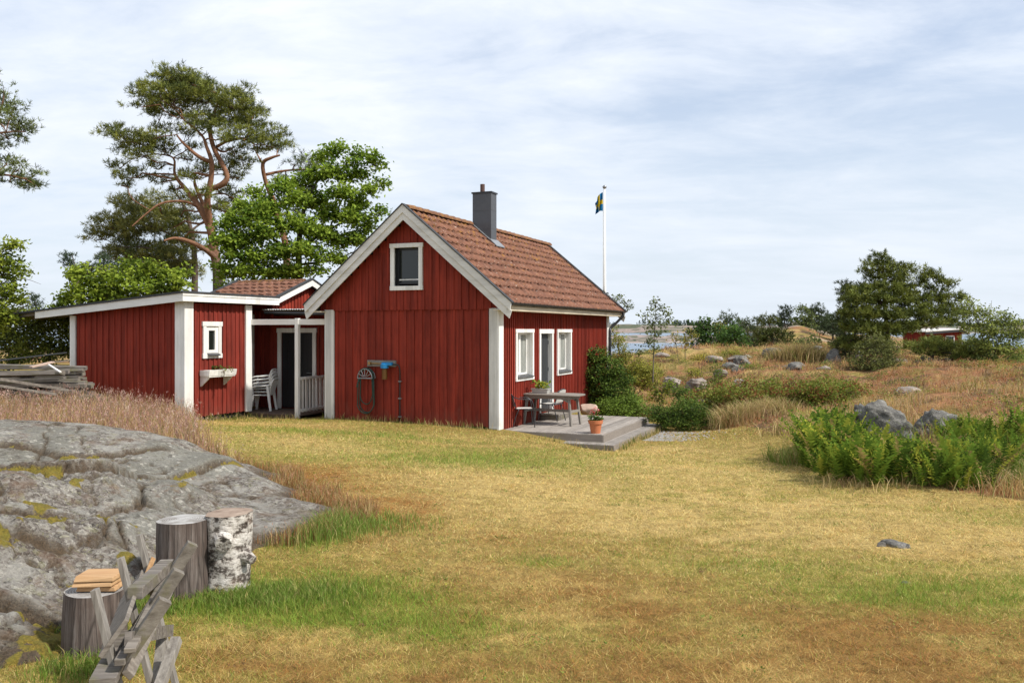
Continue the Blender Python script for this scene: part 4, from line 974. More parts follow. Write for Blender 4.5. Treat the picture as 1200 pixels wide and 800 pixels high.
# gravel path beyond the step
def path():
    V = []; Fq = []; rg = np.random.default_rng(3)
    for k in range(900):
        u = 2.95+abs(rg.normal(0, .6)); v_ = rg.uniform(1.5, 3.6)
        x, y, _ = W(u, v_); z = float(H(x, y)); r = rg.uniform(.012, .035); n = len(V)
        a = rg.uniform(0, PI); 
        for q in range(5): V.append((x+r*math.cos(a+q*1.257)*rg.uniform(.7, 1.2), y+r*math.sin(a+q*1.257), z+.004))
        V.append((x, y, z+r*.8)); 
        for q in range(5): Fq.append((n+q, n+(q+1) % 5, n+5))
    o = np_obj('gravel', np.array(V), [np.array(Fq)], M['stoneg']); props(o, 'grey gravel patch beside the deck step', 'gravel', kind='stuff')
M['stoneg'] = flat('grey_gravel', (.27,.26,.245), .9, 0, .2, .35); path()

# ------------------------------------------------------------------ white stacked chairs in the porch
def plastic_chair():
    c = root('plastic_chair', 'lowest white plastic armchair of the stack in the porch', 'chair', (0, 0, 0), 0, 'stacked white chairs')
    for sx_ in (-1, 1):
        for sy in (-1, 1):
            b = LB(); b.beam((sx_*.27, sy*.26, 0), (sx_*.21, sy*.23, .42), .05, .035, (0, 1, 0), 1.35); b.build('leg', M['plastic'], c)
    b = LB(); b.box(-.23, .25, -.24, .24, .40, .425); b.build('seat', M['plastic'], c, bevel=.01)
    for s in (-1, 1):
        b = LB(); b.tube(cut([(.22, s*.25, .42), (.21, s*.27, .58), (.12, s*.285, .64), (-.12, s*.28, .66), (-.26, s*.22, .68)], 3), .022, 6); b.build('armrest', M['plastic'], c, smooth=True)
    b = LB()
    for k in range(6):
        y = -.20+k*.08; b.beam((-.22, y*.9, .42), (-.32, y, .80), .045, .012, (1, 0, 0))
    b.tube(cut([(-.25, -.24, .60), (-.31, -.21, .79), (-.335, -.1, .83), (-.335, .1, .83), (-.31, .21, .79), (-.25, .24, .60)], 4), .02, 6); b.build('backrest', M['plastic'], c)
    return c
pc = plastic_chair(); cx_, cy_, _ = W(-7.05, .80); ang = ROT+math.radians(200)
pc.location = (cx_, cy_, FZ); pc.rotation_euler = (0, 0, ang)
dup(pc, (cx_-.012, cy_, FZ+.085), ang, 'second white plastic armchair from the bottom of the porch stack')
dup(pc, (cx_-.024, cy_, FZ+.17), ang, 'third white plastic armchair up in the porch stack, one below the top')
dup(pc, (cx_-.036, cy_, FZ+.255), ang, 'topmost white plastic armchair of the porch stack')

# ------------------------------------------------------------------ tap shelf, filter, hose on the gable wall
ga = LB; Yw = -.055
sh = root('tap_shelf', 'weathered grey board with pipe fittings screwed to the red gable wall', 'shelf', W(-3.1, Yw, 1.38), ROT)
b = LB(); b.box(-.22, .55, -.045, -.003, -.08, .07); b.build('board', M['table'], sh)
b = LB(); b.tube([(-.1,-.06,0),(.0,-.07,.0),(.22,-.07,-.01)], .014, 8); b.tube([(-.13,-.045,.0),(-.13,-.12,.0)], .035, 12); b.build('fitting', flat('brass', (.35,.22,.09), .4, .6), sh)
fl = root('water_filter', 'blue topped water filter hanging at the right of the grey shelf', 'filter', W(-2.79, Yw-.05, 1.10), ROT)
b = LB(); b.lathe([(.02, .16), (.095, .17), (.10, .26), (.05, .29), (.02, .29)], (0, -.09, 0), 18); b.box(-.06, .20, -.13, -.05, .24, .31); b.build('head', M['blue'], fl)
b = LB(); b.lathe([(.03, -.10), (.065, -.09), (.065, .16), (.05, .168)], (0, -.09, 0), 18); b.build('bowl', M['amber'], fl, smooth=False)
hs = root('hose_holder', 'half round metal hose holder with a looped green hose below the shelf', 'hose', W(-3.32, Yw, 1.0), ROT)
b = LB()
for y in (-.02, -.16): b.tube([(.20*math.cos(PI*k/12), y, .02+.22*math.sin(PI*k/12)) for k in range(13)]+[(-.20, y, .02), (.2, y, .02)], .011, 6)
for k in (2, 4, 6, 8, 10):
    t = PI*k/12; b.tube([(.20*math.cos(t), -.02, .02+.22*math.sin(t)), (.20*math.cos(t), -.16, .02+.22*math.sin(t))], .008, 6); b.tube([(.05*math.cos(t), -.165, .06), (.2*math.cos(t), -.165, .02+.22*math.sin(t))], .008, 6)
b.build('holder', M['zinc'], hs)
b = LB()
for q, (dz_, wd, oy) in enumerate([(.70, .20, -.06), (.50, .17, -.09), (.72, .22, -.12)]):
    pts = [(-wd+.02, oy, .1)]+[(-wd*math.cos(PI*k/10)*(1+.0*k), oy-.01*math.sin(k), -.1-(dz_-.25)-.25*math.sin(PI*k/10)) for k in range(11)]+[(wd-.02, oy, .1)]
    b.tube(cut(pts, 2), .014, 7)
    b.tube([((wd-.02)*math.cos(PI*k/10), oy, .1+.16*math.sin(PI*k/10)) for k in range(11)], .014, 7)
b.tube(cut([(-.18,-.1,.0),(-.22,-.12,-.12),(-.24,-.12,-.2)], 3), .022, 8); b.build('hose', M['hose'], hs, smooth=True)
pp = root('wall_pipe', 'thin black water pipe running down the red gable wall', 'pipe', W(-2.46, Yw, .0), ROT)
b = LB(); b.tube(cut([(-.14,-.1,1.36),(.0,-.07,1.34),(.03,-.05,1.2),(.02,-.03,1.0),(.02,-.03,.5),(.02,-.03,.02)], 4), .016, 8); b.build('pipe', M['black'], pp, smooth=True)
b = LB()
for z in (.95, .55, .12): b.box(-.02, .06, -.05, -.002, z, z+.02)
b.build('clip', M['zinc'], pp)

# ------------------------------------------------------------------ flagpole and flag
fx, fy, fz = at(708.5, 221, 46); g0 = float(H(fx, fy))
fp = root('flagpole', 'tall white flagpole with round finial behind the cottage', 'flagpole', (fx, fy, g0))
b = MB(); b.tube([(fx, fy, g0-.2), (fx, fy, g0+3), (fx, fy, fz)], [.09, .085, .05], 14); b.build('pole', M['white'], fp, smooth=True)
b = MB(); b.lathe([(.02, -.02), (.07, .0), (.11, .06), (.11, .1), (.07, .16), (.02, .18)], (fx, fy, fz), 14); b.build('finial', M['zinc'], fp, smooth=True)
b = MB(); b.tube([(fx-.09, fy-.06, fz-.1), (fx-.10, fy-.07, g0+1.2)], .008, 5); b.box(fx-.13, fx-.07, fy-.1, fy-.05, g0+1.15, g0+1.3); b.build('halyard', M['plastic'], fp)
def flag():
    nu, nv = 60, 36; Lf, Hf = 1.75, 1.05; V = []; C = []
    for i in range(nu+1):
        s = i/nu
        for j in range(nv+1):
            t = j/nv   # 0 = lower edge
            x = -.10-.38*s**.6-.05*math.sin(s*9+t*4)*s; 
            z = -.22-(1-t)*Hf*(.92)*(1-.35*s)-s**1.25*.55
            y = -.08-.14*math.sin(s*15+t*3.5)*(.25+s*.7)-.05*math.sin(t*7+s*5)
            V.append((fx+x, fy+y, fz+z))
            yel = (.28 <= s <= .46) or (.38 <= t <= .62)
            C.append((.62,.46,.02) if yel else (.012,.19,.42))
    i = (np.arange(nu)[:, None]*(nv+1)+np.arange(nv)[None, :]).ravel(); f = np.stack([i, i+nv+1, i+nv+2, i+1], 1)
    o = np_obj('flag', np.array(V), [f], colmat('flag_cloth', .35, .8), None, np.array(C), True, (fx, fy, fz-.3))
    sm = o.modifiers.new('thick', 'SOLIDIFY'); sm.thickness = .004
    props(o, 'limp blue flag with a yellow cross hanging at the top of the flagpole', 'flag')
flag()

# ------------------------------------------------------------------ red hut on the right
hx, hy, _ = at(1093, 392, 44)
hut = root('red_hut', 'small dark red hut with a pale roof half hidden by the junipers', 'hut', (hx, hy, 1.15), math.radians(12)); hut.scale = (.78, .78, .82)
b = LB(); battens(b, -1.1, 'u', -1.3, 1.2, -.4, 1.16, -1, pitch=.15, holes=[(.1, .62, .35, .86)]); battens(b, 1.2, 'v', -1.1, 1.1, -.4, 1.1, 1); battens(b, -1.3, 'v', -1.1, 1.1, -.4, 1.1, -1)
b.box(-1.27, 1.17, -1.06, 1.1, -.6, 1.12); b.build('wall', M['red'], hut)
b = LB(); b.box(.04, .1, -1.16, -1.12, .29, .92); b.box(.62, .68, -1.16, -1.12, .29, .92); b.box(.04, .68, -1.16, -1.12, .86, .92); b.box(.04, .68, -1.16, -1.12, .29, .35); w_ = b.build('window', M['white'], hut)
b = LB(); b.box(.1, .62, -1.11, -1.10, .35, .86); b.build('pane', M['glass'], w_)
b = LB(); b.prism([(-1.6, 1.13), (1.05, 1.29), (1.62, 1.0), (1.62, 1.06), (1.05, 1.36), (-1.6, 1.2)], -1.45, 1.4); b.build('roof', M['verge'], hut)
b = LB(); b.prism([(-1.55, 1.11), (1.05, 1.25), (1.5, 1.02), (1.5, .94), (1.05, 1.16), (-1.55, 1.0)], -1.38, -1.34); b.build('fascia', M['chim'], hut)

# ------------------------------------------------------------------ chopping blocks
def block(name, label, cat, c, r0, r1, h, bark, seed, ecc=.06, lump=.06):
    rg = np.random.default_rng(seed); n = 48; rows = 16
    rt_ = root(name, label, cat, c)
    ph = rg.uniform(0, 6, 6); V = []
    for j in range(rows+1):
        t = j/rows; r = r0+(r1-r0)*t
        for k in range(n):
            a = 2*PI*k/n
            q = 1+ecc*math.sin(a*2+ph[0])+ecc*.5*math.sin(a*3+ph[1])+ecc*.3*math.sin(a*7+ph[2]+t)+rg.normal(0, .004)+lump*(fbm(np.array([a*1.3+seed*5]), np.array([t*2.5+seed]), seed, 3)[0]*min(1, 2*abs(math.sin(a/2)))-.25)+.10*max(0, .18-t)/.18*(1+math.sin(a*4+ph[3]))*.5
            V.append((c[0]+r*q*math.cos(a), c[1]+r*q*math.sin(a), c[2]-.06+(h+.06)*t))
    i = (np.arange(rows)[:, None]*n+np.arange(n)[None, :]); i2 = (np.arange(rows)[:, None]*n+(np.arange(n)[None, :]+1) % n)
    f = np.stack([i.ravel(), i2.ravel(), (i2+n).ravel(), (i+n).ravel()], 1)
    o = np_obj('trunk', np.array(V), [f], bark, rt_, None, True)
    top = V[-n:]; b = MB(); cc_ = Vector((sum(p[0] for p in top)/n, sum(p[1] for p in top)/n, c[2]+h+.008))
    b.add([(p[0], p[1], p[2]) for p in top]+[tuple(cc_+(Vector(p)-cc_)*.93+Vector((0, 0, .0))) for p in top]+[tuple(cc_)], [(k, (k+1) % n, (k+1) % n+n, k+n) for k in range(n)]+[(n+k, n+(k+1) % n, 2*n) for k in range(n)])
    b.build('cut_face', M['birchtop' if lump > .2 else 'endgrain'], rt_); return rt_, cc_
m, nt, bs = newmat('grey_stump_side'); n1 = noise(nt, coords(nt, (13,13,1.0)), 1.6, 9, .65)
c = ramp(nt, n1, [(.28, (.04,.03,.027)), (.45, (.11,.088,.076)), (.6, (.18,.15,.132)), (.75, (.27,.24,.22))]); c = mix(nt, ramp(nt, noise(nt, coords(nt), 5, 6, .7), [(.42, g(0)), (.68, g(.55))]), c, (.10,.065,.05))
cr = N(nt, 'ShaderNodeTexVoronoi', feature='DISTANCE_TO_EDGE'); cr.inputs['Scale'].default_value = 1.0; nt.links.new(coords(nt, (20,20,1.0)), cr.inputs['Vector'])
c = mix(nt, ramp(nt, cr.outputs['Distance'], [(.0, g(.8)), (.07, g(0))]), c, (.03,.024,.02))
nt.links.new(c, bs.inputs['Base Color']); bump(nt, bs, n1, .9, .02); M['stump'] = m
m, nt, bs = newmat('grey_endgrain'); v = coords(nt); wv = N(nt, 'ShaderNodeTexWave', wave_type='RINGS', rings_direction='Z'); wv.inputs['Scale'].default_value = 18; wv.inputs['Distortion'].default_value = 3; wv.inputs['Detail'].default_value = 4; nt.links.new(v, wv.inputs['Vector'])
c = ramp(nt, wv.outputs['Fac'], [(.1, (.20,.185,.17)), (.6, (.38,.36,.335))]); c = mix(nt, ramp(nt, noise(nt, v, 9, 7, .7), [(.4, g(0)), (.65, g(.7))]), c, (.14,.12,.10)); c = mix(nt, ramp(nt, noise(nt, v, 5, 5), [(.5, g(0)), (.65, g(.6))]), c, (.55,.54,.52))
nt.links.new(c, bs.inputs['Base Color']); bump(nt, bs, wv.outputs['Fac'], .4, .01); M['endgrain'] = m
m, nt, bs = newmat('birch_bark'); n1 = noise(nt, coords(nt, (4,4,6)), 2.2, 8, .7); n2 = noise(nt, coords(nt, (3,3,9)), 5, 6, .7)
c = ramp(nt, n1, [(.36, (.03,.025,.02)), (.44, (.12,.10,.085)), (.50, (.50,.46,.41)), (.62, (.68,.64,.59)), (.75, (.58,.50,.44))]); c = mix(nt, ramp(nt, n2, [(.55, g(0)), (.63, g(.8))]), c, (.11,.08,.065))
c = mix(nt, ramp(nt, noise(nt, coords(nt), 4, 4), [(.55, g(0)), (.75, g(.6))]), c, (.30,.20,.14)); nt.links.new(c, bs.inputs['Base Color']); bump(nt, bs, n1, 1.0, .035); M['birch'] = m
M['birchtop'] = wood('brown_cut_top', (.40,.31,.24), (.13,.08,.055), '-')
x, y, z = at(111.5, 690, 5.75)
s1, s1c = block('chopping_block', 'grey barkless chopping block carrying split firewood, nearest the camera', 'chopping block', (x, y, z-.72), .222, .186, .72, M['stump'], 1, .03)
x, y, z = at(215, 608, 6.9)
block('chopping_block', 'tall bare grey chopping block beside the birch block', 'chopping block', (x, y, z-.68), .20, .19, .68, M['stump'], 4, .03)
# birch block: rough bark with a branch stub
x, y, z = at(270, 600, 7.05)
bb, _ = block('birch_block', 'short birch block with peeling white bark and a branch stub', 'chopping block', (x, y, z-.62), .155, .170, .62, M['birch'], 9, .09, .42)
b = MB(); b.tube([(x-.02, y-.12, z-.17), (x+.015, y-.20, z-.19), (x+.02, y-.235, z-.20)], [.085, .07, .062], 16); b.build('branch_stub', M['birch'], bb, smooth=False)
b = MB(); b.tube([(x+.13, y-.05, z-.33), (x+.21, y-.09, z-.36)], [.06, .035], 10); b.build('branch_stub', M['birch'], bb)
# split firewood on the first block
z0 = s1c.z+.002; x0, y0 = s1c.x+.04, s1c.y-.01
for k, (dx, dy, hz, lb) in enumerate([(.0, .03, .0, 'bottom split log of the firewood on the near chopping block'), (.005, -.045, .0, 'front bottom split log on the near chopping block'), (-.01, .0, .036, 'middle split log of the firewood on the near block'), (.0, .005, .068, 'broad top split log of the firewood on the near block')]):
    b = MB(); hw = .125; d = .11 if k > 1 else .035; t = .03 if k < 3 else .032
    b.add([(x0+dx-hw, y0+dy-d, z0+hz), (x0+dx+hw, y0+dy-d*.9, z0+hz+.002), (x0+dx+hw, y0+dy+d, z0+hz), (x0+dx-hw, y0+dy+d, z0+hz), (x0+dx-hw+.005, y0+dy-d*.8, z0+hz+t), (x0+dx+hw-.004, y0+dy-d*.85, z0+hz+t-.004), (x0+dx+hw, y0+dy+d*.9, z0+hz+t+.003), (x0+dx-hw, y0+dy+d*.85, z0+hz+t)],
        [(0,3,2,1),(4,5,6,7),(0,1,5,4),(1,2,6,5),(2,3,7,6),(3,0,4,7)])
    o = b.build('firewood', M['fresh'], None, (x0, y0, z0+hz), bevel=.002); props(o, lb, 'firewood', 'split firewood')

# ------------------------------------------------------------------ sawhorse with old boards
sh_ = root('sawhorse', 'old grey wooden sawhorse with crossed legs in the lower left corner', 'sawhorse', (-1.8, 4.5, .1))
def P(px, py, d): return Vector(at(px, py, d))
Ltop = [P(111, 690, 3.98), P(141, 653, 4.47), P(163, 626, 5.0)]
Rtop = [P(194, 702, 4.05), P(210, 668, 4.5), P(226, 636, 5.0)]
for k in range(3):
    t = Ltop[k]; gz = float(H(t.x, t.y))-.02; bt = t+Vector((.24, -.02, gz-t.z))
    b = MB(); b.beam(t, bt, .052, .026, (1, .1, 0)); b.build('leg', M['oldz'], sh_, bevel=.002)
    t = Rtop[k]; bt = t+Vector((-.56, -.12, gz-t.z))
    b = MB(); b.beam(t, bt, .038, .062, (1, .5, 0)); b.build('leg', M['oldg'], sh_, bevel=.003)
b = MB(); b.beam(P(150, 748, 3.95), P(200, 738, 4.9), .03, .06); b.build('stretcher', M['pile'], sh_)
b = MB(); b.beam(P(190, 742, 4.8), P(180, 830, 4.5), .04, .045, (1, 0, 0)); b.build('brace', M['oldz'], sh_, bevel=.002)
b = MB(); b.beam(P(207, 748, 4.6), P(178, 830, 4.3), .05, .05, (1, 0, 0)); b.build('brace', M['oldz'], sh_, bevel=.002)
def board(p0, p1, w_, t_, mat, label, up=(0, 0, 1)):
    b = MB(); b.beam(p0, p1, w_, t_, up); o = b.build('old_board', M[mat], None, tuple((Vector(p0)+Vector(p1))/2), bevel=.003); props(o, label, 'board', 'boards lying in the sawhorse')
board(P(133, 748, 3.95), P(156, 685, 4.95), .19, .022, 'old', 'wide pale grey plank leaning in the sawhorse on its left side', (-1.0, -.35, .75))
board(P(158, 695, 4.4), P(196, 661, 5.05), .075, .06, 'pile', 'short thick dark timber end lying on top in the sawhorse')
board(P(140, 776, 3.85), P(200, 668, 5.05), .045, .03, 'pile', 'thin dark brown lath in the middle of the sawhorse load')
board(P(152, 762, 3.85), P(192, 682, 4.9), .05, .022, 'old', 'narrow grey lath right of the dark lath in the sawhorse')
board(P(120, 800, 3.8), P(150, 742, 4.4), .11, .04, 'pile', 'dark broken board end low in the sawhorse')
board(P(150, 790, 3.9), P(198, 690, 4.9), .05, .03, 'old', 'grey board lying against the right legs of the sawhorse', (.8, -.3, .6))
board(P(172, 673, 4.9), P(180, 653, 4.95), .012, .03, 'fresh', 'thin orange split stick standing behind the boards')

# ------------------------------------------------------------------ timber pile left of the shed
rg = np.random.default_rng(77); tg = 'old boards in the timber pile'
LBL = ['dark', 'pale', 'brown', 'mossy', 'split', 'grey', 'narrow', 'broad', 'bleached', 'rotten']
spec = []
for k in range(42):
    lay = k//7; yy = 18.6+(k % 7)*.24+rg.uniform(-.06, .06); xr = -8.85-.10*lay-(k % 7)*.09+rg.uniform(-.45, .2)
    spec.append((xr, yy, .62+lay*.125+(k % 7)*.012, rg.uniform(3.2, 4.2), rg.uniform(.10, .2), rg.uniform(.04, .09), rg.uniform(-.16, .16), rg.uniform(-.07, .03)))
for i, (xr, yy, z, ln, w_, t_, az, el) in enumerate(spec):
    b = MB(); p1 = Vector((xr, yy, z)); p0 = p1+Vector((-ln*math.cos(az), ln*math.sin(az)*.6, ln*math.sin(el)+.02)); b.beam(p0, p1, w_, t_, (rg.uniform(-.1, .1), rg.uniform(-.2, .2), 1))
    o = b.build('pile_board', M[['pile', 'old', 'pile', 'oldg', 'pile'][i % 5]], None, tuple((p0+p1)/2)); props(o, 'old weathered board in the stacked timber pile left of the shed', 'board', tg)
for (a_, c_, w_, t_, mt, lb) in [((0, 452, 16.5), (66, 462, 17.0), .12, .04, 'old', 'long bleached plank sloping down in front of the timber pile'), ((0, 444, 17), (80, 457, 17.6), .07, .05, 'old', 'thin grey pole lying above the sloping plank of the pile'),
        ((0, 422, 20.5), (78, 413, 21), .16, .03, 'felt', 'dark edged metal sheet lying behind the timber pile'), ((36, 430, 18.8), (62, 424, 19.2), .14, .03, 'stonep', 'short yellowish board end on top of the timber pile'), ((57, 427, 18.6), (71, 436, 18.4), .05, .02, 'white', 'short white painted lath on top of the timber pile'), ((55, 425, 20), (82, 422, 20.4), .05, .02, 'pile', 'loose dark stick on top of the timber pile beside the shed')]:
    b = MB(); b.beam(P(*a_), P(*c_), w_, t_); o = b.build('loose_board', M[mt], None, tuple((P(*a_)+P(*c_))/2)); props(o, lb, 'board')
# ------------------------------------------------------------------ grass blades
GRASS = colmat('grass_blades', .35, .6, 0, .25)
def blades(name, label, X, Y, h, w, lean, col, segs=2, az=None, heads=None, base=None, curve=1.0):
    """h, w, lean arrays; lean = horizontal reach as a share of the height"""
    n = len(X); rg = RG
    Z = H(X, Y) if base is None else base
    a = rg.uniform(0, 2*PI, n) if az is None else az
    dx, dy = np.cos(a)*lean*h, np.sin(a)*lean*h
    s = rg.uniform(0, 2*PI, n); sx_, sy = np.cos(s)*w/2, np.sin(s)*w/2
    V = []; Cc = []; fq = []; ft = []
    if segs == 1:
        V = np.stack([np.stack([X-sx_, Y-sy, Z-.01], 1), np.stack([X+sx_, Y+sy, Z-.01], 1), np.stack([X+dx, Y+dy, Z+h], 1)], 1).reshape(-1, 3)
        ft = np.arange(3*n).reshape(-1, 3); Cc = np.repeat(col, 3, 0); fq = None
    else:
        k = .55
        p = [np.stack([X-sx_, Y-sy, Z-.02], 1), np.stack([X+sx_, Y+sy, Z-.02], 1),
             np.stack([X+dx*k*.5+sx_*.8, Y+dy*k*.5+sy*.8, Z+h*k*1.05], 1), np.stack([X+dx*k*.5-sx_*.8, Y+dy*k*.5-sy*.8, Z+h*k*1.05], 1),
             np.stack([X+dx, Y+dy, Z+h], 1)]
        V = np.stack(p, 1).reshape(-1, 3); b0 = np.arange(n)*5
        fq = np.stack([b0, b0+1, b0+2, b0+3], 1); ft = np.stack([b0+3, b0+2, b0+4], 1); Cc = np.repeat(col, 5, 0)
    if heads is not None:      # seed heads: little crossing slivers round the tip
        msk, hc, hs = heads; idx = np.where(msk)[0]; m_ = len(idx); nb = len(V)
        tip = np.stack([X+dx, Y+dy, Z+h], 1)[idx]; HV = []; HC = []
        for q in range(5):
            o = rg.normal(0, 1, (m_, 3))*hs*np.array((.5, .5, .9)); c = tip+o*.8-np.array((0, 0, hs*.8))
            d = rg.normal(0, 1, (m_, 3)); d[:, 2] = np.abs(d[:, 2])+.8; d /= np.linalg.norm(d, axis=1)[:, None]
            e = rg.normal(0, 1, (m_, 3)); e /= np.linalg.norm(e, axis=1)[:, None]
            HV.append(np.stack([c-d*hs*.5, c+e*hs*.20, c+d*hs*.6], 1).reshape(-1, 3)); HC.append(np.repeat(hc[idx], 3, 0))
        HV = np.concatenate(HV); V = np.concatenate([V, HV]); Cc = np.concatenate([Cc]+HC)
        t2 = nb+np.arange(len(HV)).reshape(-1, 3); ft = np.concatenate([ft, t2])
    fs = [ft] if fq is None else [fq, ft]
    o = np_obj(name, V, fs, GRASS, None, np.clip(Cc, .005, .9)); props(o, label, 'grass', kind='stuff'); return o

HOUSE = [(-4.6, .12, -.12, 9.2), (.0, 2.86, -.36, 4.4), (-10.6, -6.75, -2.36, .05), (-7.9, -4.6, .0, 4.5)]
def clear(x, y, m_=.0):
    dx = x-C0[0]; dy = y-C0[1]; u = dx*AX+dy*AY; v = dx*BX+dy*BY; ok = np.ones(x.shape, bool)
    for a, b_, c, d in HOUSE: ok &= ~((u > a-m_) & (u < b_+m_) & (v > c-m_) & (v < d+m_))
    return ok
def onrock(x, y, off=.0): return (rockH(x, y) > H(x, y)+off) & (x < -1.2) & (y < 14.4) & ROCKM(x, y)
def lawn():
    n = 520000; rg = RG
    d = 4.2*(24/4.2)**rg.uniform(0, 1, n)
    r = rg.uniform(-.72, .72, n); X = r*d; Y = d
    ok = clear(X, Y) & ~inpoly(X, Y, ROUGH) & ~onrock(X, Y, -.01)
    X, Y, d = X[ok], Y[ok], d[ok]; n = len(X)
    Wt = lawnw(X, Y); cum = np.cumsum(Wt, 1); kk = (rg.uniform(0, 1, n)[:, None] > cum).sum(1).clip(0, 5)
    c = LPAL[kk]*1.12*rg.uniform(.6, 1.35, (n, 1))*(.78+.5*fbm(X*7, Y*9, 191, 3))[:, None]
    green = Wt[:, 5]*2.2; up = (kk >= 4)
    big = sstep(.64, .75, fbm(X*3.5, Y*3.5, 130, 3))
    h = (.010+.014*rg.uniform(0, 1, n)+.030*np.clip(green, 0, 1)*up+.018*big)*(1+.035*d)
    w = .0032*(d/5)**.9+.001
    lean = np.where(up, rg.uniform(.3, 1.6, n), rg.uniform(.8, 4.0, n))
    blades('lawn_grass', 'short dry mown lawn grass with straw, brown and green patches', X, Y, h, w, lean, c, 1)
def scatter(n, x0, x1, y0, y1, fn):
    X = RG.uniform(x0, x1, n); Y = RG.uniform(y0, y1, n); ok = fn(X, Y); return X[ok], Y[ok]
def jit(n, base, a=.3): return np.array(base)*RG.uniform(1-a, 1+a, (n, 1))
def palette(n, cols, p, a=.3):
    k = RG.choice(len(cols), n, p=p); return np.array(cols)[k]*RG.uniform(1-a, 1+a, (n, 1))
def ROCKM(x, y): return inpoly(x, y, np.array([(-1.3,9.6),(-1.9,10.9),(-3.0,12.2),(-4.6,13.2),(-8.6,14.2),(-8.6,3.0),(-2.3,3.0),(-2.3,6.6),(-1.9,8.4)]))
PURP, STR, ORG, GRN, PNK = (.33,.20,.17), (.50,.38,.17), (.36,.19,.08), (.13,.17,.03), (.40,.23,.17)
def tall():
    # tall grass behind the rock in front of the timber and the shed
    def f(x, y):
        s = -7.61-.926*0; ok = clear(x, y, .02) & ~onrock(x, y, .05)
        edge = np.interp(x, [-12, -9.6, -9.0, -7.8, -6.6, -5.2, -4.2], [18.3, 18.4, 19.6, 20.6, 18.2, 14.6, 13.2]); lo = np.interp(x, [-12, -7, -5, -3.9, -3.2], [12.6, 12.4, 12.2, 11.9, 11.9])
        return ok & (y < edge) & (y > lo) & (x < -4.0)
    X, Y = scatter(60000, -14, -3.8, 11.5, 21.5, f); n = len(X)
    t = fbm(X*.8, Y*.8, 140); h = (.12+.34*RG.uniform(0, 1, n)**1.7)*(.4+1.2*t)*np.interp(Y-X*.3, [13, 15], [.7, 1.15])
    c = palette(n, [PURP, STR, ORG, GRN, PNK], [.2, .36, .2, .08, .16])
    blades('tall_grass', 'tall purple brown seeding grass between the rock, the timber pile and the shed', X, Y, h, np.full(n, .008), RG.uniform(.1, .5, n), c, 2, heads=(RG.uniform(0, 1, n) < .30, palette(n, [(.50,.30,.26), (.56,.42,.33), (.44,.24,.18)], [.45, .3, .25]), .05))
    # fringe along the right edge of the rock
    def f(x, y):
        q = onrock(x, y, .05); e = onrock(x-.16, y, .0) | onrock(x-.1, y-.2, 0) | ((x > -2.6) & (y < 11.2) & onrock(x-.4, y-.1, 0)); return ~q & e & clear(x, y) & (x > -5.5)
    X, Y = scatter(90000, -5.5, -1.0, 8.4, 13.8, f); n = len(X)
    dens = fbm(X*1.3, Y*1.3, 150) > .33; X, Y = X[dens], Y[dens]; n = len(X)
    h = .03+.19*RG.uniform(0, 1, n)**2.0; c = palette(n, [ORG, STR, (.33,.13,.05), GRN], [.35, .28, .17, .20])
    blades('rock_edge_grass', 'reddish and straw coloured grass fringe growing along the edge of the rock slab', X, Y, h, np.full(n, .0055), RG.uniform(.1, .6, n), c, 2, heads=(RG.uniform(0, 1, n) < .1, palette(n, [(.45,.25,.15)], [1]), .03))
    # green tufts near the birch block and at the rock corner
    cs = [(-1.95, 9.0, .35, .45, 2400, .16), (-1.45, 9.3, .5, .5, 1500, .08), (-2.05, 6.75, .35, .2, 2600, .07), (-2.7, 6.5, .3, .2, 1500, .07), (-1.6, 6.9, .5, .3, 2600, .06), (-2.6, 5.4, .25, .25, 900, .08), (-3.1, 6.05, .25, .15, 500, .06)]
    XX, YY, HH = [], [], []
    for x, y, rx, ry, k, hh in cs:
        XX.append(RG.normal(x, rx*.6, k)); YY.append(RG.normal(y, ry*.6, k)); HH.append(hh*RG.uniform(.3, 1.4, k))
    X = np.concatenate(XX); Y = np.concatenate(YY); h = np.concatenate(HH); ok = ~onrock(X, Y, .06); X, Y, h = X[ok], Y[ok], h[ok]; n = len(X)
    blades('green_tuft', 'fresh green grass tufts round the chopping blocks and the rock corner', X, Y, h, np.full(n, .006), RG.uniform(.2, .9, n), palette(n, [(.14,.22,.03), (.20,.27,.05), (.40,.33,.12)], [.5, .35, .15]), 2)
    # thin weeds along walls and deck
    P_ = []
    for a_, b_, k in [(W(-4.5, -.15), W(-.1, -.15), 900), (W(0, -.05), W(1.2, -.05), 250), (W(1.2, -.35), W(2.85, -.35), 300), (W(2.9, -.2), W(2.9, 4.4), 900), (W(-10.4, -2.45), W(-7, -2.45), 900), (W(-6.75, -2.3), W(-6.75, -.0), 900), (W(-6.9, -.1), W(-5.3, -.1), 250)]:
        t = RG.uniform(0, 1, k)[:, None]; P_.append(np.array(a_[:2])*(1-t)+np.array(b_[:2])*t+RG.normal(0, .05, (k, 2)))
    P_ = np.concatenate(P_); X, Y = P_[:, 0], P_[:, 1]; ok = clear(X, Y); X, Y = X[ok], Y[ok]; n = len(X)
    blades('wall_weeds', 'thin weeds and longer grass along the foot of the red walls and the deck', X, Y, .05+.16*RG.uniform(0, 1, n)**3, np.full(n, .01), RG.uniform(.1, .7, n), palette(n, [STR, GRN, (.2,.22,.05)], [.5, .3, .2]), 2)
    # heath
    def f(x, y): return inpoly(x, y, ROUGH) & clear(x, y, .1) & (np.abs(x/y) < .74)
    N_ = 150000; y = 11.5*(56/11.5)**(RG.uniform(0, 1, N_)**.85); x = y*RG.uniform(-.05, .70, N_); ok = f(x, y); X, Y = x[ok], y[ok]
    dn = fbm(X*.7, Y*.7, 160, 4); k = dn > .40; X, Y, dn = X[k], Y[k], dn[k]; n = len(X)
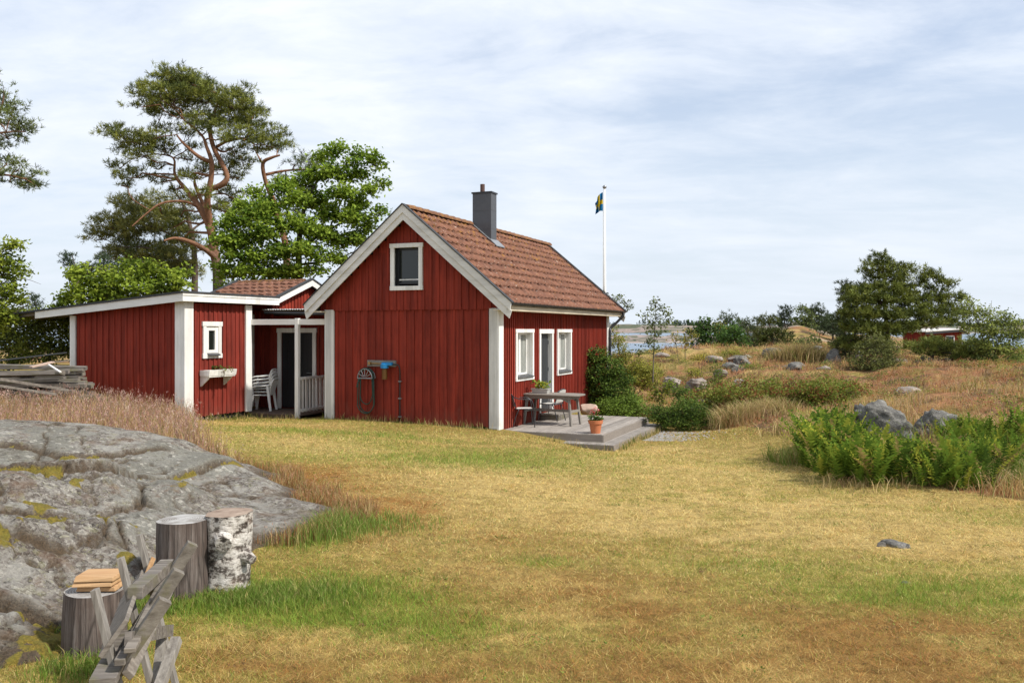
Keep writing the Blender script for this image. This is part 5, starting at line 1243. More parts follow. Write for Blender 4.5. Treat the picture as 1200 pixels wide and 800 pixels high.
    near = np.clip((Y-12)/30, 0, 1); zone = fbm(X*.35, Y*.5, 170, 4)
    c = heathcol(X, Y)*1.35*RG.uniform(.6, 1.45, (n, 1)); orange = (X > 7.8) & (Y < 24); c[orange] = palette(orange.sum(), [STR, (.50,.29,.11), (.50,.34,.13), PNK, GRN], [.28, .3, .24, .06, .12])
    h = (.04+.20*RG.uniform(0, 1, n)**1.8)*(.3+1.1*zone)*np.interp(fbm(X*1.3, Y*1.3, 177, 4), [.35, .5, .65], [.3, .8, 1.6]); 
    blades('heath_grass', 'dry pinkish and straw coloured heath grass covering the rise towards the sea', X, Y, h, .008+.016*near, RG.uniform(.1, .8, n), c, 2, heads=(RG.uniform(0, 1, n) < .3, palette(n, [(.42,.26,.17), (.54,.40,.22)], [.4, .6]), .05))
    # straw tussocks
    XX, YY, HH = [], [], []
    for px, py, z, r, k, hh in [(938, 432, .55, .5, 1600, .85), (915, 430, .6, .4, 700, .6), (960, 428, .7, .4, 500, .6), (860, 505, -.35, .35, 1300, .55), (885, 500, -.3, .5, 1100, .5), (905, 497, -.2, .4, 700, .45), (840, 500, -.35, .3, 500, .4), (945, 520, -.25, .5, 1200, .4), (960, 545, -.25, .4, 900, .3), (1010, 575, -.2, .5, 350, .2), (1190, 570, .0, .5, 250, .3), (760, 490, -.35, .4, 500, .4)]:
        x, y, _ = on_z(px, py, z); XX.append(RG.normal(x, r*.7, k)); YY.append(RG.normal(y, r*.6, k)); HH.append(hh*(.25+.9*RG.uniform(0, 1, k)**1.4))
    X = np.concatenate(XX); Y = np.concatenate(YY); h = np.concatenate(HH); n = len(X)
    blades('straw_tussock', 'long pale straw tussocks at the foot of the hedge, on the heath and round the ferns', X, Y, h, .007+.0004*Y, RG.uniform(.2, 1.3, n), palette(n, [(.56,.43,.20), (.42,.30,.13), (.24,.25,.06), (.34,.20,.10)], [.38, .25, .25, .12]), 2)
lawn(); tall()

# ------------------------------------------------------------------ leaves and trees
LEAF = colmat('broad_leaves', .4, .65, 0, .15); FERN = colmat('fern_leaves', .4, .85, 0, .03); NEED = colmat('needles', .15, .6, 0, .25)
BARK = colmat('bark', 0, .9, 9, .15)
def unit(a): return a/np.maximum(np.linalg.norm(a, axis=-1, keepdims=True), 1e-9)
def leaves_mesh(C, L, Wd, col, up=.35):
    n = len(C); rg = RG
    d = rg.normal(0, 1, (n, 3)); d[:, 2] = d[:, 2]*.6-.1; d = unit(d)
    nr = unit(rg.normal(0, 1, (n, 3))+np.array((.25, -.15, up*3))); s = unit(np.cross(d, nr)); 
    nn = np.cross(s, d); L = L[:, None]; Wd = Wd[:, None]
    V = np.stack([C, C+d*L*.5+s*Wd*.5-nn*L*.06, C+d*L, C+d*L*.5-s*Wd*.5-nn*L*.06], 1).reshape(-1, 3)
    return V, np.arange(4*n).reshape(-1, 4), np.repeat(col, 4, 0)
def needles_mesh(C, D, k, L, wd, col, spread=.75):
    n = len(C); rg = RG
    c = np.repeat(C, k, 0); d = unit(np.repeat(D, k, 0)+rg.normal(0, 1, (n*k, 3))*spread)
    s = unit(np.cross(d, rg.normal(0, 1, (n*k, 3)))); l = (np.repeat(L, k)*rg.uniform(.7, 1.2, n*k))[:, None]
    V = np.stack([c-s*wd/2, c+s*wd/2, c+d*l+s*wd*.25, c+d*l-s*wd*.25], 1).reshape(-1, 3)
    return V, np.arange(4*n*k).reshape(-1, 4), np.repeat(np.repeat(col, k, 0)*rg.uniform(.75, 1.25, (n*k, 1)), 4, 0)
def tubes_np(paths, n=6):
    """paths: list of (pts (m,3), radii (m,), color or colour array)"""
    V = []; Fc = []; C = []; off = 0
    for pts, rr, cc in paths:
        pts = np.asarray(pts, float); m_ = len(pts); rr = np.asarray(rr, float)
        d = np.gradient(pts, axis=0); d = unit(d); ref = np.array((.13, .91, .38)) if abs(d[0][2]) > .7 else np.array((.1, .2, .97))
        a = unit(np.cross(d, ref)); b_ = np.cross(d, a); t = np.arange(n)*2*PI/n
        ring = pts[:, None]+(a[:, None]*np.cos(t)[None, :, None]+b_[:, None]*np.sin(t)[None, :, None])*rr[:, None, None]
        V.append(ring.reshape(-1, 3)); i = np.arange(m_-1)[:, None]*n+np.arange(n)[None, :]; j = np.arange(m_-1)[:, None]*n+(np.arange(n)[None, :]+1) % n
        Fc.append(np.stack([i.ravel(), j.ravel(), (j+n).ravel(), (i+n).ravel()], 1)+off); off += m_*n
        cc = np.asarray(cc, float); C.append(np.repeat(cc, n, 0) if cc.ndim == 2 else np.tile(cc, (m_*n, 1)))
    return np.concatenate(V), np.concatenate(Fc), np.concatenate(C)
def wig(p0, p1, k, amp, sag=0):
    p0 = np.array(p0); p1 = np.array(p1); t = np.linspace(0, 1, k)[:, None]; L = np.linalg.norm(p1-p0)
    q = p0*(1-t)+p1*t; o = RG.normal(0, amp*L, (k, 3)); o[0] = o[-1] = 0
    if k > 2: o[1:-1] = (o[1:-1]+np.roll(o, 1, 0)[1:-1])/1.5
    q = q+o; q[:, 2] += sag*L*np.sin(t[:, 0]*PI); return q
def tree(name, label, cat, D, limbs, clumps, kind, base=None, group=None, barkc=None, leafc=((.09,.15,.02), (.13,.20,.03), (.06,.10,.02)), leafL=.11, dens=1.0, tw=1.0, sub=.30, flat_=1.0, depth=1.0, wl=1.0, grow=1.12):
    """limbs: lists of (px, py, depth offset, radius) sight points at depth D; clumps: (px, py, rx, ry, depth offset)"""
    paths = []; nodes = []
    for li, lb in enumerate(limbs):
        P0 = [Vector(at(a, b_, D+c)) for a, b_, c, r in lb]; rr = [r*(.74 if kind == 'pine' else .6) for *_, r in lb]
        if len(P0) > 2: pc = cut(P0, 4)
        else: pc = [P0[0].lerp(P0[1], k/4) for k in range(5)]
        rs = np.interp(np.linspace(0, 1, len(pc)), np.linspace(0, 1, len(rr)), rr)
        pp_ = np.array([tuple(p) for p in pc]); 
        bc = barkc(pp_) if callable(barkc) else np.tile(np.array(barkc or (.13,.10,.08)), (len(pc), 1))
        paths.append((pp_, rs, bc)); nodes += [(p, r) for p, r in zip(pp_, rs)]
    NP = np.array([p for p, r in nodes]); NR = np.array([r for p, r in nodes]); sc_ = D/F
    g0 = NP[0]; gz = float(H(g0[0], g0[1]))
    if base is None: base = (g0[0], g0[1], gz)
    CC = []; DD = []
    for (px, py, rx, ry, dd) in clumps:
        c = np.array(at(px, py, D+dd)); R = np.array((rx*sc_, (rx*.6+ry*.4)*sc_*depth, ry*sc_))*grow
        d = np.linalg.norm(NP-c, axis=1)+NR*0; k = int(np.argmin(d+np.where(NP[:, 2] > c[2]+.1, .35*d, 0)))
        mid = c-np.array((0, 0, R[2]*.45)); pth = wig(NP[k], mid, 6, .05, .06); r0 = min(NR[k]*.6, .05*tw+.012)
        bc = barkc(pth) if callable(barkc) else np.tile(np.array(barkc or (.13,.10,.08)), (6, 1)); paths.append((pth, np.linspace(r0, .018*tw, 6), bc*.9))
        ns = max(6, int(dens*R[0]*R[2]*R[1]**.5*(66 if kind == 'pine' else 96)/(sub/.3)**2)); 
        q = unit(RG.normal(0, 1, (ns, 3)))*RG.uniform(.35, 1, (ns, 1))**.45; q[:, 2] = np.where(q[:, 2] < 0, q[:, 2]*.55, q[:, 2])
        s = c+q*R
        for j in range(ns):
            if RG.uniform() < .28:
                a = pth[RG.integers(3, 6)]; w2 = wig(a, s[j], 4, .06, .03); paths.append((w2, np.linspace(.014*tw, .006*tw, 4), np.tile(np.array((.12, .09, .07)), (4, 1))))
        CC.append(s); DD.append(unit(q*np.array((1, 1, .8))+np.array((0, 0, .55))))
    S = np.concatenate(CC); SDr = np.concatenate(DD); rt_ = root(name, label, cat, tuple(base), 0, group)
    tv, tf, tcl = tubes_np(paths); np_obj('trunk', tv, [tf], BARK, rt_, tcl, True)
    lc = np.array(leafc); n = len(S); tone = RG.uniform(0, 1, n)
    cl = lc[0]*(1-tone[:, None])+lc[1]*tone[:, None]; dk_ = RG.uniform(0, 1, n) < .25; cl[dk_] = lc[2]
    if kind == 'pine':
        m_ = 7; c = np.repeat(S, m_, 0)+RG.normal(0, 1, (n*m_, 3))*np.array((sub*.55, sub*.55, sub*.25*flat_)); d = unit(np.repeat(SDr, m_, 0)+RG.normal(0, .35, (n*m_, 3)))
        V, f, cc = needles_mesh(c, d, 9, np.full(n*m_, leafL), .013*wl, np.repeat(cl, m_, 0)*RG.uniform(.8, 1.25, (n*m_, 1)))
        np_obj('crown', V, [f], NEED, rt_, cc)
    else:
        m_ = 26 if kind == 'leaf' else kind; c = np.repeat(S, m_, 0)+RG.normal(0, 1, (n*m_, 3))*np.array((sub*.5, sub*.5, sub*.36*flat_))
        V, f, cc = leaves_mesh(c, leafL*RG.uniform(.7, 1.3, n*m_), leafL*.62*wl*RG.uniform(.7, 1.3, n*m_), np.repeat(cl, m_, 0)*RG.uniform(.7, 1.35, (n*m_, 1)))
        np_obj('crown', V, [f], LEAF, rt_, cc)
    return rt_
def pinebark(zlow, zhigh):
    def f(P_):
        t = sstep(zlow, zhigh, P_[:, 2])[:, None]; return np.array((.105,.08,.068))*(1-t)+np.array((.235,.12,.07))*t
    return f
PG = ((.075,.105,.028), (.12,.15,.035), (.045,.07,.022))
# big Scots pine behind the annex
tree('scots_pine', 'tall crooked Scots pine with orange limbs and open flat pads of needles', 'tree', 32,
 [[(256,345,0,.30),(255,320,0,.27),(252,300,0,.25),(246,265,0,.23),(232,240,.2,.17),(218,222,.4,.12),(205,205,.6,.08),(203,185,.7,.05),(180,180,.9,.03)],
  [(246,265,0,.2),(243,235,-.3,.17),(247,212,-.4,.14),(248,190,-.5,.12),(242,172,-.6,.09),(236,158,-.7,.06),(215,140,-.8,.04)],
  [(247,222,-.3,.12),(262,215,-.4,.15),(266,205,-.4,.13),(258,188,-.3,.12),(250,172,-.2,.12),(246,150,-.2,.10),(252,130,-.1,.07),(258,112,0,.04)],
  [(246,265,.1,.12),(238,240,.6,.1),(229,218,.9,.09),(228,210,1,.05)],
  [(254,303,0,.16),(240,292,-.5,.12),(222,283,-.9,.10),(205,279,-1.2,.07),(192,282,-1.5,.04)],
  [(247,190,-.5,.1),(232,183,-.8,.09),(215,168,-1,.06),(207,158,-1,.04)],
  [(254,172,-.2,.09),(268,165,.1,.07),(285,163,.3,.05),(300,170,.4,.03)],
  [(234,243,.2,.08),(215,236,-.4,.06),(190,238,-.8,.05),(172,250,-1,.04),(155,265,-1.2,.03)],
  [(250,172,-.2,.07),(262,178,.4,.05),(275,172,.8,.03)]],
 [(205,90,22,12,0),(222,98,24,12,.6),(178,108,24,12,0),(200,112,30,11,-.5),(165,122,16,7,-.4),(232,117,20,10,.3),(245,103,12,8,-.3),(258,115,22,12,0),(288,108,10,8,.2),(278,122,20,12,-.4),(268,138,22,12,.4),(298,128,12,9,.5),
  (292,142,18,12,0),(240,140,20,9,-.6),(215,132,24,8,.5),(190,130,16,7,.9),(285,160,18,9,-.5),(300,155,9,7,0),(318,158,16,8,.3),(322,168,14,7,-.2),(305,172,16,7,.6),(262,160,12,7,-.9),
  (135,155,17,7,0),(152,162,20,8,-.4),(168,168,20,7,.4),(180,160,12,6,-.8),(145,175,14,6,.7),(190,172,16,7,.2),(165,182,16,7,-.5),(140,195,11,6,.3),(150,205,12,7,-.3),(165,205,12,7,.4),(142,215,7,5,0),(195,150,14,6,.5),(220,155,12,6,.9),(230,170,8,5,1.0),
  (275,178,12,8,.8),(262,195,12,9,1.3),(285,190,12,9,1.2),(225,185,9,6,1.4),(238,200,8,6,1.6),(215,205,8,5,1.2),(205,222,9,5,1.0),(190,212,7,4,.8),(280,205,11,8,1.6),(268,225,11,8,1.8),(224,232,9,6,1.6),(212,250,10,6,1.6),(200,265,10,6,1.4),(268,245,12,9,2),(235,225,10,7,-.8),(255,240,10,8,-.9),(222,205,10,6,-.6),(240,255,10,7,1),(215,275,12,7,.8),(232,290,12,8,1.2),(240,195,8,5,1.5),(190,248,10,6,.4),(232,150,10,6,-.9),(250,150,9,6,-.8),(278,232,10,7,2),(180,195,7,4,.5)],
 'pine', barkc=pinebark(4, 5.5), leafc=((.15,.175,.03), (.25,.26,.05), (.08,.10,.026)), leafL=.16, dens=1.75, sub=.25, flat_=.85, wl=1.3, grow=1.16)
tree('scots_pine', 'grey green pine with drooping lower branches left of the big pine trunk', 'tree', 35,
 [[(228,350,0,.2),(228,300,0,.16),(222,262,.3,.12),(215,240,.4,.08),(205,225,.4,.04)],[(228,320,0,.08),(200,300,-.4,.06),(170,290,-.6,.04),(140,290,-.6,.03)],[(226,290,0,.07),(190,270,-.5,.05),(160,262,-.6,.04),(130,268,-.5,.02)],[(224,270,0,.07),(245,255,.5,.05)]],
 [(160,240,18,8,0),(180,248,20,9,.4),(150,255,18,8,-.3),(125,265,18,8,0),(112,278,10,6,.2),(140,275,16,7,.5),(165,268,18,9,-.5),(190,265,18,9,0),(210,255,12,8,.5),(150,292,18,9,.2),(172,300,20,10,-.3),(195,290,18,10,.4),(205,305,16,9,-.5),(215,280,12,8,.7),(185,315,20,9,0),(160,312,16,8,.4),(215,318,14,10,.2),(135,300,10,6,-.2),(185,230,8,6,.3),(210,235,10,6,.5)],
 'pine', barkc=(.12,.09,.075), leafc=((.19,.20,.055), (.28,.275,.075), (.10,.12,.038)), leafL=.17, dens=2.1, sub=.28, wl=1.3, grow=1.42)
tree('scots_pine', 'twisted pine top with a red branch showing above the oak', 'tree', 36,
 [[(335,350,0,.22),(335,290,0,.2),(322,240,0,.17),(312,215,0,.13),(308,192,-.2,.11),(318,185,-.3,.08),(328,182,-.3,.05)],[(310,205,0,.09),(335,200,.3,.06),(370,198,.5,.04)],[(308,192,0,.06),(300,178,.2,.04),(296,165,.2,.03)],[(322,240,0,.1),(360,235,.4,.06),(390,240,.6,.03)]],
 [(345,190,14,6,0),(362,188,16,7,.4),(378,194,14,6,-.2),(325,172,10,5,.3),(298,162,10,6,0),(355,202,18,6,.5),(335,212,14,7,.8),(310,240,16,9,1),(350,225,16,8,1),(290,250,14,10,1.4),(300,275,18,12,1),(340,250,14,8,1.2)],
 'pine', barkc=pinebark(4, 5.5), leafc=PG, leafL=.17, dens=1.0, sub=.28, wl=1.25)
OAK = ((.20,.29,.03), (.29,.38,.05), (.10,.17,.02))
tree('oak_tree', 'bright green oak with a broad uneven crown between the pines and the cottage roof', 'tree', 30,
 [[(352,350,0,.22),(350,300,0,.19),(352,270,0,.15),(358,240,0,.11),(372,212,.2,.07),(390,190,.2,.04)],[(350,300,0,.1),(320,280,-.5,.08),(290,262,-.8,.05)],[(350,290,0,.1),(385,270,.4,.07),(415,250,.5,.05),(432,225,.6,.03)],[(352,275,0,.08),(335,245,-.2,.06),(320,225,-.3,.03)],[(352,310,0,.08),(390,305,0,.05),(415,295,0,.03)],[(385,270,.4,.05),(410,215,.4,.04),(425,195,.3,.02)]],
 [(388,178,9,7,0),(378,185,8,7,.4),(400,172,6,5,0),(420,180,7,7,.2),(412,192,9,6,-.2),(436,182,6,7,0),(440,192,7,7,.2),(446,215,7,6,0),(436,222,9,7,-.3),(425,205,9,7,.4),(405,205,11,8,.3),(388,200,10,8,-.3),(372,205,12,8,0),(398,225,13,9,-.5),(420,238,13,9,.2),(444,250,7,6,0),(432,262,10,8,.3),(410,255,13,10,-.3),
  (355,215,11,7,.3),(338,212,9,6,0),(330,222,11,8,-.4),(348,235,14,10,-.4),(370,235,13,10,.4),(385,250,13,10,0),(318,240,12,9,-.6),(300,225,9,6,-.5),(303,250,13,10,-.9),(285,240,9,7,-1),(282,258,12,9,-1.1),(262,265,9,7,-1.2),(268,280,12,9,-1.2),(255,282,6,5,-1.3),(290,282,14,10,-.9),(312,270,13,10,-1),(335,262,13,9,-.8),(355,265,13,10,-.8),(375,275,13,10,-.5),(398,280,13,10,0),(420,280,12,9,.2),
  (300,300,14,9,-.9),(275,298,11,8,-1.1),(325,295,14,9,-.8),(350,290,12,9,-1),(372,298,12,8,-.6),(392,302,11,7,-.2),(290,315,14,8,-.9),(315,318,14,8,-.7),(345,315,12,8,-.6),(368,318,10,6,-.4),(258,310,8,6,-1),(270,322,12,7,-.8),(330,335,16,8,0),(300,335,16,8,0),(270,340,14,8,0)],
 'leaf', barkc=(.09,.08,.065), leafc=OAK, leafL=.125, dens=2.5, sub=.25, wl=1.15, grow=1.15)
YG = ((.21,.29,.03), (.30,.36,.045), (.11,.16,.022))
tree('broadleaf_tree', 'low light green tree rising above the flat shed roof, in front of the grey pine', 'tree', 27,
 [[(150,400,0,.1),(150,350,0,.08),(140,325,0,.05),(110,312,0,.03)],[(150,360,0,.06),(185,335,.2,.04),(210,325,.3,.02)]],
 [(90,318,9,7,0),(102,328,13,8,.2),(88,338,8,7,-.2),(120,322,12,7,.3),(140,328,13,8,-.2),(125,340,15,8,.2),(160,322,12,7,.3),(178,328,13,8,0),(165,338,14,7,-.3),(198,322,12,7,.2),(210,332,11,7,-.2),(190,340,13,7,.2),(105,348,16,7,0),(140,350,18,8,0),(80,350,9,6,0),(150,312,9,5,.2),(175,312,9,5,0),(216,318,7,5,.1),(70,365,10,8,0),(100,370,14,8,0)],
 'leaf', barkc=(.12,.10,.08), leafc=YG, leafL=.13, dens=2.4, sub=.27, grow=1.3)
tree('young_pine', 'bluish young pine tops poking up left of the light green tree', 'tree', 31,
 [[(92,400,0,.06),(92,330,0,.04),(84,298,0,.015)],[(125,400,0,.06),(122,330,0,.04),(122,300,0,.015)],[(92,330,0,.03),(105,312,.1,.01)]],
 [(78,302,4,4,0),(84,310,7,4,0),(92,318,8,5,0),(104,314,4,4,0),(112,318,6,6,0),(122,304,5,4,0),(122,314,8,5,.1),(132,310,6,5,0),(128,322,10,6,0),(98,326,9,5,0),(150,318,9,6,.2)], 'pine', leafc=((.05,.08,.045), (.075,.105,.055), (.03,.05,.03)), leafL=.13, dens=1.5, sub=.2, wl=1.3)
tree('young_spruce', 'tiny conifer top seen between the left shrub and the flat roof', 'tree', 40,
 [[(42,400,0,.06),(42,370,0,.04),(41,344,0,.01)]], [(41,350,2,3,0),(42,356,4,3,0),(42,363,6,4,0),(43,372,8,5,0),(44,384,10,6,0)], 'pine', leafc=((.05,.075,.04), (.07,.10,.05), (.03,.05,.03)), leafL=.14, dens=2, sub=.2, wl=1.4)
# pine whose branches reach in at the left edge
tree('scots_pine', 'pine standing outside the left edge, its two dark needle pads reaching into view', 'tree', 24,
 [[(-75,420,0,.22),(-72,300,0,.2),(-62,200,0,.15),(-60,120,0,.1),(-58,60,0,.05)],[(-66,225,0,.08),(-30,210,0,.06),(5,205,-.2,.04),(30,210,-.3,.02)],[(-62,175,0,.08),(-25,160,0,.05),(8,155,-.2,.03)]],
 [(5,108,14,9,0),(-12,122,20,12,.2),(14,128,14,8,.1),(22,148,16,9,0),(0,140,18,9,-.3),(10,160,18,7,.2),(30,152,7,5,0),(-10,170,16,8,0),(8,188,14,7,.2),(22,196,16,7,0),(36,208,13,7,.1),(12,210,18,7,-.2),(28,216,12,5,.2),(42,216,6,5,0),(0,200,14,8,-.2),(-25,195,18,10,.2),(-40,90,26,16,0),(-60,60,26,16,0),(-80,110,28,16,0),(-95,160,26,14,0),(-50,150,24,14,.4)],
 'pine', barkc=pinebark(2.5, 4), leafc=((.11,.14,.035), (.17,.20,.05), (.06,.08,.025)), leafL=.13, dens=1.35, sub=.22, wl=1.15)
tree('rowan_tree', 'yellow green rowan at the left edge with a bare twig pointing right', 'tree', 22,
 [[(-5,420,0,.07),(-8,370,0,.06),(-5,320,0,.04),(5,290,0,.02)],[(-6,345,0,.03),(15,330,0,.02),(30,327,0,.014),(48,333,0,.006)],[(-6,380,0,.04),(20,365,0,.03),(35,355,0,.01)]],
 [(6,290,9,6,0),(18,287,5,3,0),(0,305,12,8,0),(16,308,9,5,0),(26,318,6,4,0),(5,322,12,8,.2),(18,338,10,6,-.1),(8,350,13,8,0),(-6,340,12,9,.2),(0,365,14,9,0),(22,352,6,4,0),(-15,315,14,10,0),(14,372,14,7,.1),(-10,380,16,9,0)],
 'leaf', barkc=(.14,.12,.10), leafc=((.20,.26,.03), (.30,.34,.05), (.10,.14,.02)), leafL=.10, dens=1.9, sub=.2, grow=1.2)
tree('hawthorn_bush', 'dense yellow green bush in the gap under the lean-to roof at the left edge', 'bush', 23.5,
 [[(10,440,0,.06),(12,400,0,.04),(20,385,0,.02)],[(60,440,0,.05),(58,400,0,.03)]],
 [(0,388,16,9,0),(25,388,16,8,.2),(50,386,14,7,0),(72,384,12,7,0),(8,405,16,9,0),(35,404,16,9,-.2),(60,402,14,8,.1),(15,420,16,8,.2),(45,418,16,8,0),(72,412,12,8,0),(-15,400,14,12,0),(90,390,12,10,0),(20,372,16,9,0),(50,374,14,8,.2),(75,376,12,7,0),(0,376,14,9,.3),(90,410,14,10,.2)],
 'leaf', leafc=((.17,.22,.04), (.26,.29,.06), (.09,.11,.035)), leafL=.08, dens=2.4, sub=.22, grow=1.35)

# ------------------------------------------------------------------ low plants
def ground_leaves(name, label, n, fn, x0, x1, y0, y1, spread, k, L, hmax, cols, p, cat='plants'):
    X, Y = scatter(n, x0, x1, y0, y1, fn); m_ = len(X); R = RG.uniform(.5, 1.4, m_)
    X2 = np.repeat(X, k)+RG.normal(0, 1, m_*k)*np.repeat(R, k)*spread; Y2 = np.repeat(Y, k)+RG.normal(0, 1, m_*k)*np.repeat(R, k)*spread
    rr = np.hypot(X2-np.repeat(X, k), Y2-np.repeat(Y, k))/(spread*1.6)
    Z2 = H(X2, Y2)+.01+np.clip(1-rr**2, .05, 1)*np.repeat(RG.uniform(.3, 1, m_), k)*hmax*RG.uniform(.4, 1, m_*k)
    base = palette(m_, cols, p, .2); nn = m_*k
    V, f, cc = leaves_mesh(np.stack([X2, Y2, Z2], 1), L*RG.uniform(.6, 1.4, nn), L*.6*RG.uniform(.6, 1.3, nn), np.repeat(base, k, 0)*RG.uniform(.65, 1.35, (nn, 1)), .8)
    o = np_obj(name, V, [f], LEAF, None, cc); props(o, label, cat, kind='stuff')
ground_leaves('heather', 'low brown, rust and green heather cushions and creeping shrubs on the rise', 5200, lambda x, y: inpoly(x, y, ROUGH) & (x/y < .72) & (fbm(x*.6, y*.6, 400, 3) > .47) & (y > 17), 3, 30, 17, 46, .2, 46, .055, .30,
    [(.19,.22,.045), (.32,.14,.06), (.15,.09,.055), (.34,.31,.07), (.10,.14,.03), (.38,.23,.13)], [.27, .20, .10, .18, .13, .12])
ground_leaves('lawn_weeds', 'small flat weeds, clover and dead leaves scattered through the lawn', 420, lambda x, y: ~inpoly(x, y, ROUGH) & clear(x, y, .1) & ~onrock(x, y, .0) & (np.abs(x/y) < .7), -6, 7, 4.3, 17, .07, 16, .022, .022,
    [(.12,.20,.03), (.19,.24,.05), (.24,.15,.07), (.42,.40,.06)], [.42, .28, .24, .06])

# ------------------------------------------------------------------ bushes right of the cottage
def bush(name, label, cat, D, clumps, leafc, leafL=.06, dens=1.6, sub=.18, wl=1.0, flowers=None, depth=1.0, m_=20, tw=.6):
    cx = sum(c[0] for c in clumps)/len(clumps); by = max(c[1]+c[3] for c in clumps)
    x, y, _ = at(cx, by, D); gz = float(H(x, y)); pyb = CY+(EYE-gz)*F/D
    limbs = [[(cx, pyb+3, 0, .025), (cx+(c[0]-cx)*.5, (pyb+c[1])/2, c[4]*.5, .016), (c[0], c[1]+c[3]*.3, c[4], .008)] for c in clumps]
    rt_ = tree(name, label, cat, D, limbs, clumps, m_, (x, y, gz), None, (.11,.085,.065), leafc, leafL, dens*1.5, tw, sub, 1.0, depth, wl, 1.35)
    if flowers:
        col, k, sz = flowers; P_ = []
        for (px, py, rx, ry, dd) in clumps:
            q = unit(RG.normal(0, 1, (k, 3))); q[:, 2] = np.abs(q[:, 2]); q[:, 1] = -np.abs(q[:, 1]); P_.append(np.array(at(px, py, D+dd))+q*np.array((rx, rx, ry))*D/F*1.02)
        P_ = np.repeat(np.concatenate(P_), 5, 0); n = len(P_)
        V, f, cc = leaves_mesh(P_, np.full(n, sz), np.full(n, sz*.9), np.tile(np.array(col), (n, 1))*RG.uniform(.8, 1.2, (n, 1)))
        np_obj('flowers', V, [f], LEAF, rt_, cc)
    return rt_
DG = ((.085,.14,.024), (.14,.20,.035), (.045,.08,.018))
MG = ((.14,.19,.03), (.20,.26,.045), (.08,.12,.022))
OL = ((.26,.27,.045), (.36,.34,.06), (.14,.15,.035))
bush('lilac_bush', 'dark green bush climbing against the far end of the sunny red wall', 'bush', 26.2, [(700,418,10,9,0),(712,432,14,10,0),(698,440,10,9,-.2),(722,445,14,9,.2),(706,455,14,9,-.2),(724,462,14,8,0),(700,468,8,8,0),(712,472,14,8,-.2),(690,450,5,7,0)], DG, .075, 1.9)
bush('wild_rose', 'yellow green wild rose bush with a few pink flowers behind the dark bush', 'bush', 28.5, [(724,402,7,9,0),(728,418,10,8,0),(738,430,13,8,0),(752,432,13,8,.2),(745,444,15,8,0),(730,446,13,8,.2),(765,440,10,8,0),(758,450,12,7,0),(720,390,4,5,0)], OL, .06, 1.6, flowers=((.65,.12,.22), 1, .035))
bush('nettle_clump', 'light green leafy undergrowth at the far corner of the deck', 'bush', 25.0, [(715,478,15,7,0),(735,475,14,8,0),(748,480,10,6,-.2),(725,484,16,5,-.4),(705,482,9,5,0)], ((.13,.20,.03), (.18,.26,.04), (.08,.12,.02)), .07, 1.9, m_=24)
bush('rose_bush', 'low dark rose bush with red hips beside the gravel patch', 'bush', 22.3, [(768,486,9,8,0),(782,488,12,9,0),(798,484,13,10,0),(815,484,12,10,0),(790,496,14,6,-.1),(808,496,13,6,-.1),(825,492,8,7,0),(803,474,9,6,.2)], DG, .055, 2.2, .15, flowers=((.40,.05,.03), 1, .02))
bush('bramble_hedge', 'long low hedge of bramble and rose with reddish leaves across the slope', 'hedge', 24.3, [(x, 476+4*math.sin(x*.13)-(x-840)*.055, 14, 13+3*math.sin(x*.3), .4*math.sin(x*.07)) for x in range(822, 1008, 10)]+[(x, 461+5*math.sin(x*.2)-(x-840)*.035, 10, 10, .8) for x in range(846, 1000, 14)], ((.14,.19,.032), (.24,.25,.045), (.22,.09,.035)), .07, 1.7, .2)
bush('heath_sprout', 'thin leafy sprouts standing in front of the heath stones', 'bush', 28, [(838,432,5,8,0),(842,446,6,8,0),(835,455,7,7,0),(826,460,6,6,0)], MG, .06, 1.3)
bush('heath_sprout', 'small bright yellow green plant above the rose bush', 'bush', 27, [(775,458,7,4,0),(783,452,5,5,0),(770,466,6,5,0)], ((.14,.20,.03), (.36,.36,.04), (.07,.10,.02)), .08, 1.4)
bush('heath_sprout', 'yellow flowering weed on the heath slope below the far bushes', 'bush', 34, [(818,420,7,4,0),(824,417,4,3,0)], ((.30,.26,.04), (.40,.34,.04), (.15,.14,.03)), .05, 2)
tree('rowan_sapling', 'slender young rowan standing alone against the water', 'tree', 27.5, [[(765,448,0,.035),(766,415,0,.028),(767,385,0,.02),(769,355,0,.008)],[(766,400,0,.015),(780,385,.2,.01),(786,372,.2,.005)],[(766,408,0,.012),(757,398,0,.006)]],
 [(770,354,5,4,0),(763,362,5,4,.1),(776,362,4,4,0),(782,366,5,4,.1),(757,370,6,3,0),(770,372,7,4,0),(764,380,7,4,.1),(776,380,6,4,-.1),(784,376,4,3,0),(762,388,6,4,0),(772,390,6,4,0),(766,398,6,4,0),(770,408,5,3,0),(750,412,4,3,0),(760,404,4,3,0)], 9, barkc=(.16,.14,.11), leafc=((.12,.155,.035), (.18,.21,.05), (.07,.09,.025)), leafL=.085, dens=2.4, sub=.16, tw=.5)
tree('rowan_sapling', 'treetop with loose twigs peeking over the far corner of the tiled roof', 'tree', 31, [[(706,450,0,.06),(708,380,0,.04),(712,352,0,.015)],[(710,362,0,.02),(728,352,0,.01),(736,356,0,.004)]],
 [(716,350,5,4,0),(724,348,5,3,0),(732,354,5,3,0),(736,360,3,3,0),(710,356,5,4,0),(704,345,4,3,0),(700,352,6,6,0),(718,358,4,3,0)], 10, leafc=((.13,.16,.045), (.18,.21,.06), (.07,.09,.03)), leafL=.09, dens=1.7, sub=.18, tw=.5)
